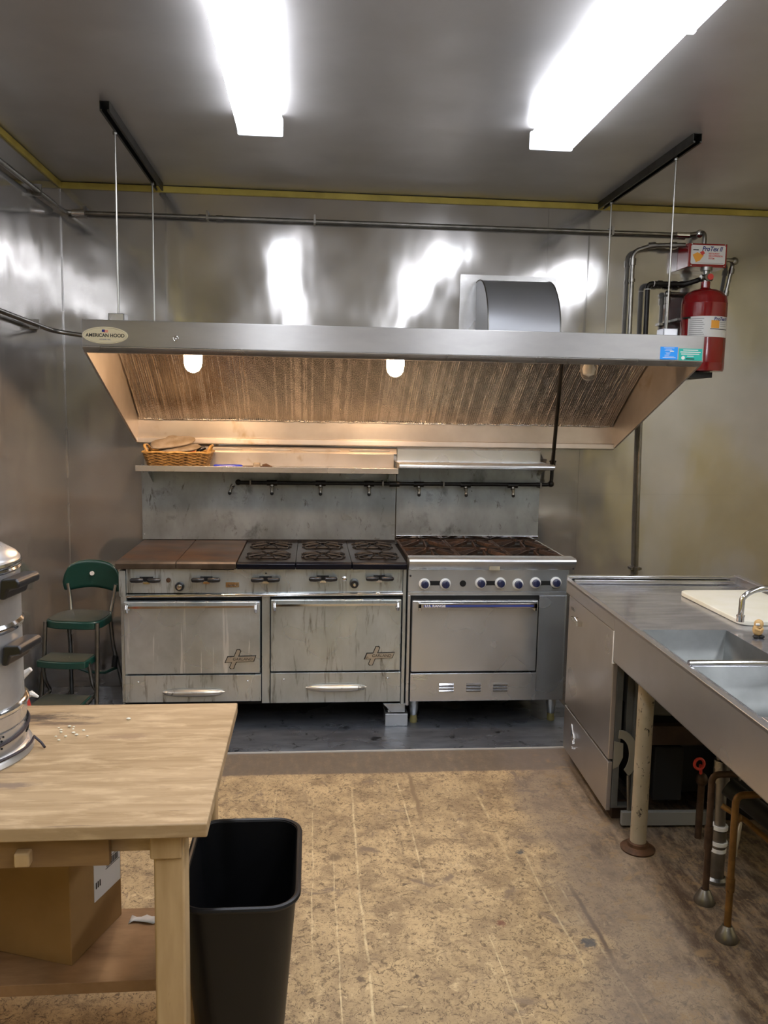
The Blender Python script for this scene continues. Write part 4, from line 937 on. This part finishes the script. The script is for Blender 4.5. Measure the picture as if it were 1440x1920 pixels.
# ------------------------------------------------------------------ waste bin
WB = thing('waste_bin', 'tall black plastic waste bin beside the wooden table leg', 'bin', (.95, -3.05, 0))
def bring2(x0, x1, ya, yb, r, z): return [(x, y, z) for x, y in rrect(x0, x1, ya, yb, r, 8)]
bx0, bx1, by0, by1, bz = .800, 1.072, -3.275, -2.86, .57
rings = []
for t in (0, .03, .5, .93, 1):
    k = (1-t)*.045; rings.append(bring2(bx0+k, bx1-k, by0+k, by1-k, .065, .004+bz*t))
inn = [bring2(bx0+(1-t)*.045+.004, bx1-(1-t)*.045-.004, by0+(1-t)*.045+.004, by1-(1-t)*.045-.004, .062, .012+(bz-.01)*t) for t in (1, .5, 0)]
seq = rings+inn; n = len(seq[0]); v = [p for r in seq for p in r]
f = [tuple(range(n))[::-1], tuple(range((len(seq)-1)*n, len(seq)*n))]
for i in range(len(seq)-1):
    for j in range(n): f.append((i*n+j, i*n+(j+1) % n, (i+1)*n+(j+1) % n, (i+1)*n+j))
MB().add(v, f).build('bin_body', M_bin, WB)
b = MB(); b.tube(bring2(bx0-.003, bx1+.003, by0-.003, by1+.003, .068, bz), .0075, 8, closed=True); b.build('bin_rim', M_bin, WB)

# ------------------------------------------------------------------ sink counter (own frame, turned 2 degrees)
RS = math.radians(-2.1)
SK = thing('sink_counter', 'long stainless steel counter with two sink basins along the right side', 'sink counter', (2.365, -1.12, 0), rz=RS)
W_, LN = .875, 2.75
def sb(): return MB()
b = sb(); b.box(.022, .035, -.78, 0, .845, .9) if False else None
zd = .886
b1y0, b1y1, b2y0, b2y1, bx_0, bx_1 = -1.33, -.90, -1.83, -1.37, .055, .39
b = sb()
b.box(.02, W_-.01, b1y1, -.01, zd-.008, zd); b.box(.02, bx_0, -LN, b1y1, zd-.008, zd); b.box(bx_1, W_-.01, -LN, b1y1, zd-.008, zd)
b.box(bx_0, bx_1, b2y1, b1y0, zd-.008, zd+.002); b.box(bx_0, bx_1, -LN, b2y0, zd-.008, zd)
b.build('worktop', M_deck, SK, local=True, bev=.002)
b = sb(); b.box(0, .006, -LN, -.735, .712, .902); b.box(0, .006, -.735, 0, .838, .902); b.box(0, .022, -LN, 0, .890, .903); b.box(0, .02, -LN, -.735, .712, .718)
b.build('front_apron', M_sink, SK, local=True, bev=.002)
b = sb(); b.box(0, W_, -.012, 0, .84, .925); b.box(.0, W_, -.03, 0, .921, .926); b.box(.03, W_-.04, -.042, -.030, .89, .908); b.build('end_upstand', M_chrome, SK, local=True, bev=.002)
b = sb(); b.box(W_-.012, W_, -LN, 0, .80, .93); b.box(W_-.03, W_, -LN, 0, .925, .931); b.build('rear_upstand', M_sink, SK, local=True, bev=.002)
for (ya, yb) in ((b1y0, b1y1), (b2y0, b2y1)):
    zb = .66; b = sb()
    v = []
    for (x, y, z) in ((bx_0, ya, zd), (bx_1, ya, zd), (bx_1, yb, zd), (bx_0, yb, zd), (bx_0+.02, ya+.02, zb), (bx_1-.02, ya+.02, zb), (bx_1-.02, yb-.02, zb), (bx_0+.02, yb-.02, zb)): v.append((x, y, z))
    b.add(v, [(0, 4, 5, 1), (1, 5, 6, 2), (2, 6, 7, 3), (3, 7, 4, 0), (4, 7, 6, 5)])
    o = b.build('basin', M_basin, SK, local=True); md = o.modifiers.new('t', 'SOLIDIFY'); md.thickness = .003; md.offset = 1
    MB().lathe([(.045, .002), (.04, .005), (.001, .004)], ((bx_0+bx_1)/2, (ya+yb)/2, zb), 24).build('drain_cover', M_chrome, o, local=True)
b = sb(); b.tube([(bx_0-.005, (b1y0+b2y1)/2, zd+.004), (bx_1, (b1y0+b2y1)/2, zd+.004)], .012, 10); b.build('divider_rim', M_chrome, SK, local=True)
for (x, y) in ((.075, -.93), (.82, -.93), (.075, -2.5), (.82, -2.5), (.82, -.05)):
    l = MB().cyl((x, y, .004), (x, y, .82), .0315, n=24).build('leg', M_legp, SK, local=True, label='chipped beige painted leg')
    MB().lathe([(.066, .0), (.068, .006), (.055, .014), (.042, .018), (.040, .03), (.034, .034)], (x, y, 0), 28).build('floor_flange', M_rust, l, local=True)
def toW(x, y, z=0):
    v = Matrix.Rotation(RS, 4, 'Z') @ Vector((x, y, z)); return (v.x+2.365, v.y-1.12, v.z)
# cutting board
b = MB(); P = rrect(2.815, 3.20, -1.975, -1.39, .05, 6); b.prism([(x+.04*0, y) for x, y in P], 'z', zd+.001, zd+.021); o = b.build('cutting_board', M_board, bev=.004)
tag(o, 'white plastic cutting board lying on the steel counter', 'cutting board')
# faucet
FT = thing('faucet', 'chrome swan-neck faucet spout over the sink counter', 'faucet', (2.99, -2.02, zd))
b = MB(); P = []
for i in range(15):
    a = PI*1.0-PI*i/14; P.append((2.90+.105*math.cos(a)*1.0, -2.0, .99+.055*math.sin(a)+(0 if i < 8 else -.0)))
P = [(2.795, -2.0, .935)]+P[1:-1]+[(3.005, -2.0, .96), (3.005, -2.0, zd)]
b.tube(P, .0115, 14); b.build('spout', M_chrome, FT)
b = MB(); b.cyl((2.795, -2.0, .912), (2.795, -2.0, .936), .015, n=20); b.cyl((2.795, -2.0, .932), (2.795, -2.0, .937), .0165, n=20); b.build('aerator', M_chrome, FT)
b = MB(); b.lathe([(.028, 0), (.028, .012), (.018, .02), (.014, .05)], (3.005, -2.0, zd), 24); b.build('faucet_base', M_chrome, FT)
# little clay figure
FG = thing('clay_figure', 'small tan lumpy figure with googly eyes standing by the sink', 'figurine', (2.79, -2.14, zd))
b = MB(); b.ball((2.79, -2.14, zd+.030), .020, 1, .9, 1.2, n=20); b.ball((2.792, -2.14, zd+.052), .0175, 1.02, .9, 1.05, n=20); b.build('body', M_tan, FG)
for dx in (-.0075, -.001): 
    e = MB().ball((2.783+dx, -2.157, zd+.054), .0052, n=10, m=8).build('eye', M_white, FG); MB().ball((2.784+dx, -2.1622, zd+.054), .0018, n=8, m=6).build('pupil', M_blackp, e)
b = MB(); b.tube([(2.778, -2.158, zd+.043), (2.785, -2.161, zd+.040), (2.795, -2.160, zd+.044)], .0012, 6); b.build('mouth', M_rust, FG)
b = MB(); b.tube([(2.774, -2.15, zd+.036), (2.785, -2.162, zd+.032), (2.80, -2.158, zd+.038)], .005, 8); b.build('arm', M_tan, FG)
for dx in (-.012, .010): b = MB(); b.ball((2.79+dx, -2.15, zd+.006), .010, 1.2, 1.3, .6, n=12); b.build('foot', M_rubber, FG)
o = MB().box(2.805, 2.87, -2.235, -2.195, zd+.0005, zd+.016).build('sponge', M_pink, bev=.005); tag(o, 'mauve sponge with a pale top at the right edge by the clay figure', 'sponge')
MB().box(2.805, 2.87, -2.235, -2.195, zd+.016, zd+.024).build('sponge_top', M_board, o, bev=.003)

# ------------------------------------------------------------------ undercounter dishwasher
SHADEX = MB(); SHADEX.box(2.86, 3.30, -1.86, -1.25, 0, .40)  # black block added to darken the space under the sink
tag(SHADEX.build('shade_block', M_rubber, bev=.02), 'added black block standing in for the shade under the sink, right of the dishwasher frame', 'shade block')
DM = thing('dishwasher', 'stainless undercounter dishwasher under the far end of the sink counter', 'dishwasher', (2.365, -1.16, 0), rz=RS)
b = MB(); b.box(.0, .022, -.70, -.02, .290, .835); d = b.build('door', M_sink, DM, local=True, bev=.004)
b = MB(); b.prism([(-.13, .778), (-.075, .778), (-.07, .792), (-.125, .795)], 'x', -.004, 0); b.build('name_plate', M_rod, d, local=True, bev=.001)
b = MB(); b.box(-.02, -.012, -.25, -.13, .748, .757); b.box(-.02, 0, -.14, -.13, .746, .757); b.box(-.022, -.0, -.252, -.222, .738, .76); b.tube([(-.02, -.235, .76), (-.028, -.225, .775), (-.01, -.21, .77)], .003, 6); b.build('door_handle', M_chrome, d, local=True)
b = MB(); b.box(-.003, .028, -.702, -.694, .70, .838); b.build('corner_trim', M_white, d, local=True)
b = MB(); b.box(.0, .020, -.70, -.02, .066, .280); k_ = b.build('kick_panel', M_sink, DM, local=True, bev=.003)
b = MB(); b.prism([(-.16, .235), (-.16, .175), (-.185, .150), (-.19, .19)], 'x', -.003, 0); b.tube([(-.003, -.20, .150), (-.003, -.185, .18), (-.003, -.20, .20), (-.003, -.215, .18)], .003, 6); b.tube([(-.003, -.19, .135), (-.003, -.20, .125), (-.003, -.215, .133)], .002, 6); b.build('raised_logo', M_chrome, k_, local=True)
b = MB(); b.box(.05, .11, -.64, -.03, .0, .085); b.build('plinth', M_plinth, DM, local=True)
b = MB(); b.box(.022, .05, -.70, -.672, .08, .83); b.box(.10, .128, -.71, -.68, .03, .80); b.box(.022, .13, -.70, -.66, .076, .086); b.build('frame', M_dwside, DM, local=True, bev=.002)
MB().box(.072, .10, -.69, -.66, .36, .80).build('frame', M_dwside, DM, local=True, bev=.002)
MB().box(.022, .05, -.10, -.03, .08, .83).build('frame', M_dwside, DM, local=True, bev=.002)
MB().box(.48, .51, -.70, -.66, .07, .80).build('frame', M_dwside, DM, local=True, bev=.002)
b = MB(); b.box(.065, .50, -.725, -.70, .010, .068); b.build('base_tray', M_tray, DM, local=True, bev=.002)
b = MB(); b.box(.13, .56, -.66, -.03, .46, .80); b.build('wash_tank', M_dwside, DM, local=True, bev=.01)
MB().box(.14, .56, -.60, -.05, .09, .455).build('shade_filler', M_rubber, DM, local=True, bev=.02)  # black box added to stand in for shade inside the open frame
b = MB(); b.prism([(.2, -.69), (.33, -.69), (.30, -.62), (.22, -.60)], 'z', .10, .34); b.build('motor', M_dark, DM, local=True, bev=.01)
b = MB(); b.box(.13, .58, -.72, -.68, .36, .44); b.build('cross_member', M_plinth, DM, local=True)
P = []
for i in range(13):
    a = math.radians(-55+150*i/12); P.append((.045+.075*math.cos(a), .31+.11*math.sin(a)))
for i in range(12, -1, -1):
    a = math.radians(-55+150*i/12); P.append((.040+.045*math.cos(a), .31+.075*math.sin(a)))
b = MB(); b.prism(P, 'y', -.712, -.706); b.build('hinge_arm', M_arm, DM, local=True, bev=.001)
b = MB(); b.cyl((.085, -.709, .225), (.10, -.705, .03), .007, n=10); b.build('spring_rod', M_rod, DM, local=True)
b = MB(); b.prism([(.022, .25), (.045, .26), (.062, .30), (.06, .36), (.022, .37)], 'y', -.704, -.700); b.build('hinge_plate', M_arm, DM, local=True)

# ------------------------------------------------------------------ plumbing under the sink
T = thing('drain_pipe', 'pale grey drain pipe with white joint rings under the sink', 'pipe', (2.61, -2.29, 0))
b = MB(); b.tube([(2.612, -2.29, .0), (2.612, -2.29, .20)], .026, 20); b.tube([(2.612, -2.29, .19), (2.606, -2.29, .40)], .020, 20); b.tube([(2.606, -2.29, .385), (2.604, -2.29, .47)], .029, 20); b.tube([(2.604, -2.29, .47), (2.60, -2.25, .60)], .02, 16); b.lathe([(.04, 0), (.04, .012), (.03, .02)], (2.612, -2.29, 0), 24)
b.build('pipe', M_pipe, T)
for z, r in ((.205, .029), (.145, .031), (.118, .028)): MB().cyl((2.612, -2.29, z), (2.612, -2.29, z+.014), r, n=24).build('joint_ring', M_white, T, label='white joint ring')
b = MB(); b.tube(fillet([(2.69, -2.30, .45), (2.70, -2.3, .43), (2.70, -2.30, .52), (2.70, -2.25, .62)], .02), .022, 16); b.tube([(2.648, -2.31, .50), (2.655, -2.31, .43), (2.665, -2.31, .40)], .006, 8); b.build('trap', M_pipe, T)
for nm, x, y, zt, xe, m_, lab in (('supply_pipe', 2.503, -2.42, .474, 2.78, M_rustpipe, 'dark brown water pipe rising from the floor left of the copper one'), ('supply_pipe', 2.478, -2.63, .500, 2.85, M_copper, 'yellow-brown copper water pipe rising from the floor at the right edge')):
    T = thing(nm, lab, 'pipe', (x, y, 0), group='supply pipes under the sink')
    b = MB(); b.tube(fillet([(x+(.003 if m_ is M_rustpipe else 0), y, .0), (x-.002, y, zt), (xe, y+.01, zt-.005)], .03), .0115, 12)
    for z in (.20, .24) if m_ is M_rustpipe else (.17,): b.cyl((x, y, z), (x, y, z+.045), .0145, n=12)
    b.build('pipe', m_, T)
    MB().lathe([(.036, 0), (.037, .006), (.030, .024), (.018, .045), (.015, .05)], (x, y, 0), 24).build('floor_cone', M_pipe, T, label='dull chrome cone at the floor')
T = thing('hose', 'thick black hose slanting under the sink at the right edge', 'hose', (2.7, -2.6, .4))
b = MB(); b.tube([(2.56, -2.42, .43), (2.66, -2.55, .36), (2.78, -2.68, .28), (2.9, -2.75, .2)], .033, 14); b.build('hose_body', M_rubber, T)
T = thing('valve', 'pipe valve with a beige lever handle hanging beneath the sink', 'valve', (2.53, -2.55, .35))
b = MB(); b.tube([(2.50, -2.50, .40), (2.56, -2.55, .37), (2.66, -2.66, .29), (2.75, -2.7, .22)], .010, 10); b.ball((2.535, -2.54, .375), .018); b.build('valve_body', M_copper, T)
b = MB(); b.tube([(2.54, -2.56, .37), (2.525, -2.57, .33), (2.518, -2.57, .28), (2.522, -2.57, .255)], .006, 8, radii=[.004, .009, .009, .006]); b.build('lever', M_cream, T)
T = thing('valve', 'red-handled brass valve under the counter behind the rusty pipe', 'valve', (2.66, -2.0, .3))
b = MB(); b.ball((2.69, -1.98, .25), .024, 1, 1, 1.2); b.cyl((2.69, -1.98, .0), (2.69, -1.98, .25), .014); b.build('valve_body', M_rustpipe, T)
b = MB(); b.tube([(2.66+.02*math.cos(a), -2.01, .33+.022*math.sin(a)) for a in [2*PI*i/16 for i in range(16)]], .006, 6, closed=True); b.cyl((2.67, -2.0, .32), (2.685, -1.98, .27), .006); b.build('handwheel', M_redp, T)
T = thing('storage_crate', 'dark plastic crate on the floor beneath the sink counter, paper inside', 'crate', (2.75, -1.6, 0))
b = MB()
b.box(2.60, 2.95, -1.72, -1.70, .0, .30); b.box(2.60, 2.95, -1.42, -1.40, 0, .30); b.box(2.60, 2.62, -1.72, -1.40, 0, .30); b.box(2.93, 2.95, -1.72, -1.40, 0, .30); b.box(2.60, 2.95, -1.72, -1.40, 0, .02)
b.xf(Matrix.Translation((.80, .50, 0))); b.build('crate_body', M_rubber, T, bev=.004)
# a low wooden stand further back under the counter
T = thing('wooden_stand', 'low dark wooden stand in the shade under the counter', 'stand', (3.3, -1.5, 0))
b = MB(); b.box(2.98, 3.6, -1.05, -.45, .30, .33); b.build('stand_top', M_plinth, T)
for x in (2.98, 3.55):
    for y in (-1.05, -.50): MB().box(x, x+.05, y, y+.05, 0, .30).build('leg', M_plinth, T)

# ------------------------------------------------------------------ behind the camera (seen only mirrored in the steel): a rack and a dark doorway
RK = thing('wire_rack', 'tall dark shelving rack behind the camera, mirrored faintly in the steel wall', 'rack', (3.7, -5.0, 0))
for x in (3.45, 4.35):
    for y in (-5.6, -4.9): MB().cyl((x, y, 0), (x, y, 1.9), .015, n=8).build('post', M_strut, RK)
for z in (.2, .5, .8, 1.1, 1.4, 1.7): MB().box(3.44, 4.36, -5.61, -4.89, z, z+.03).build('shelf', M_strut, RK)
DR = MB().box(.2, 1.3, YR+.0, YR+.05, 0, 2.1).build('door_1', M_plinth); struct(DR)
DR = MB().box(2.1, 3.1, YR+.0, YR+.05, .9, 2.3).build('window_1', M_greywall); struct(DR)
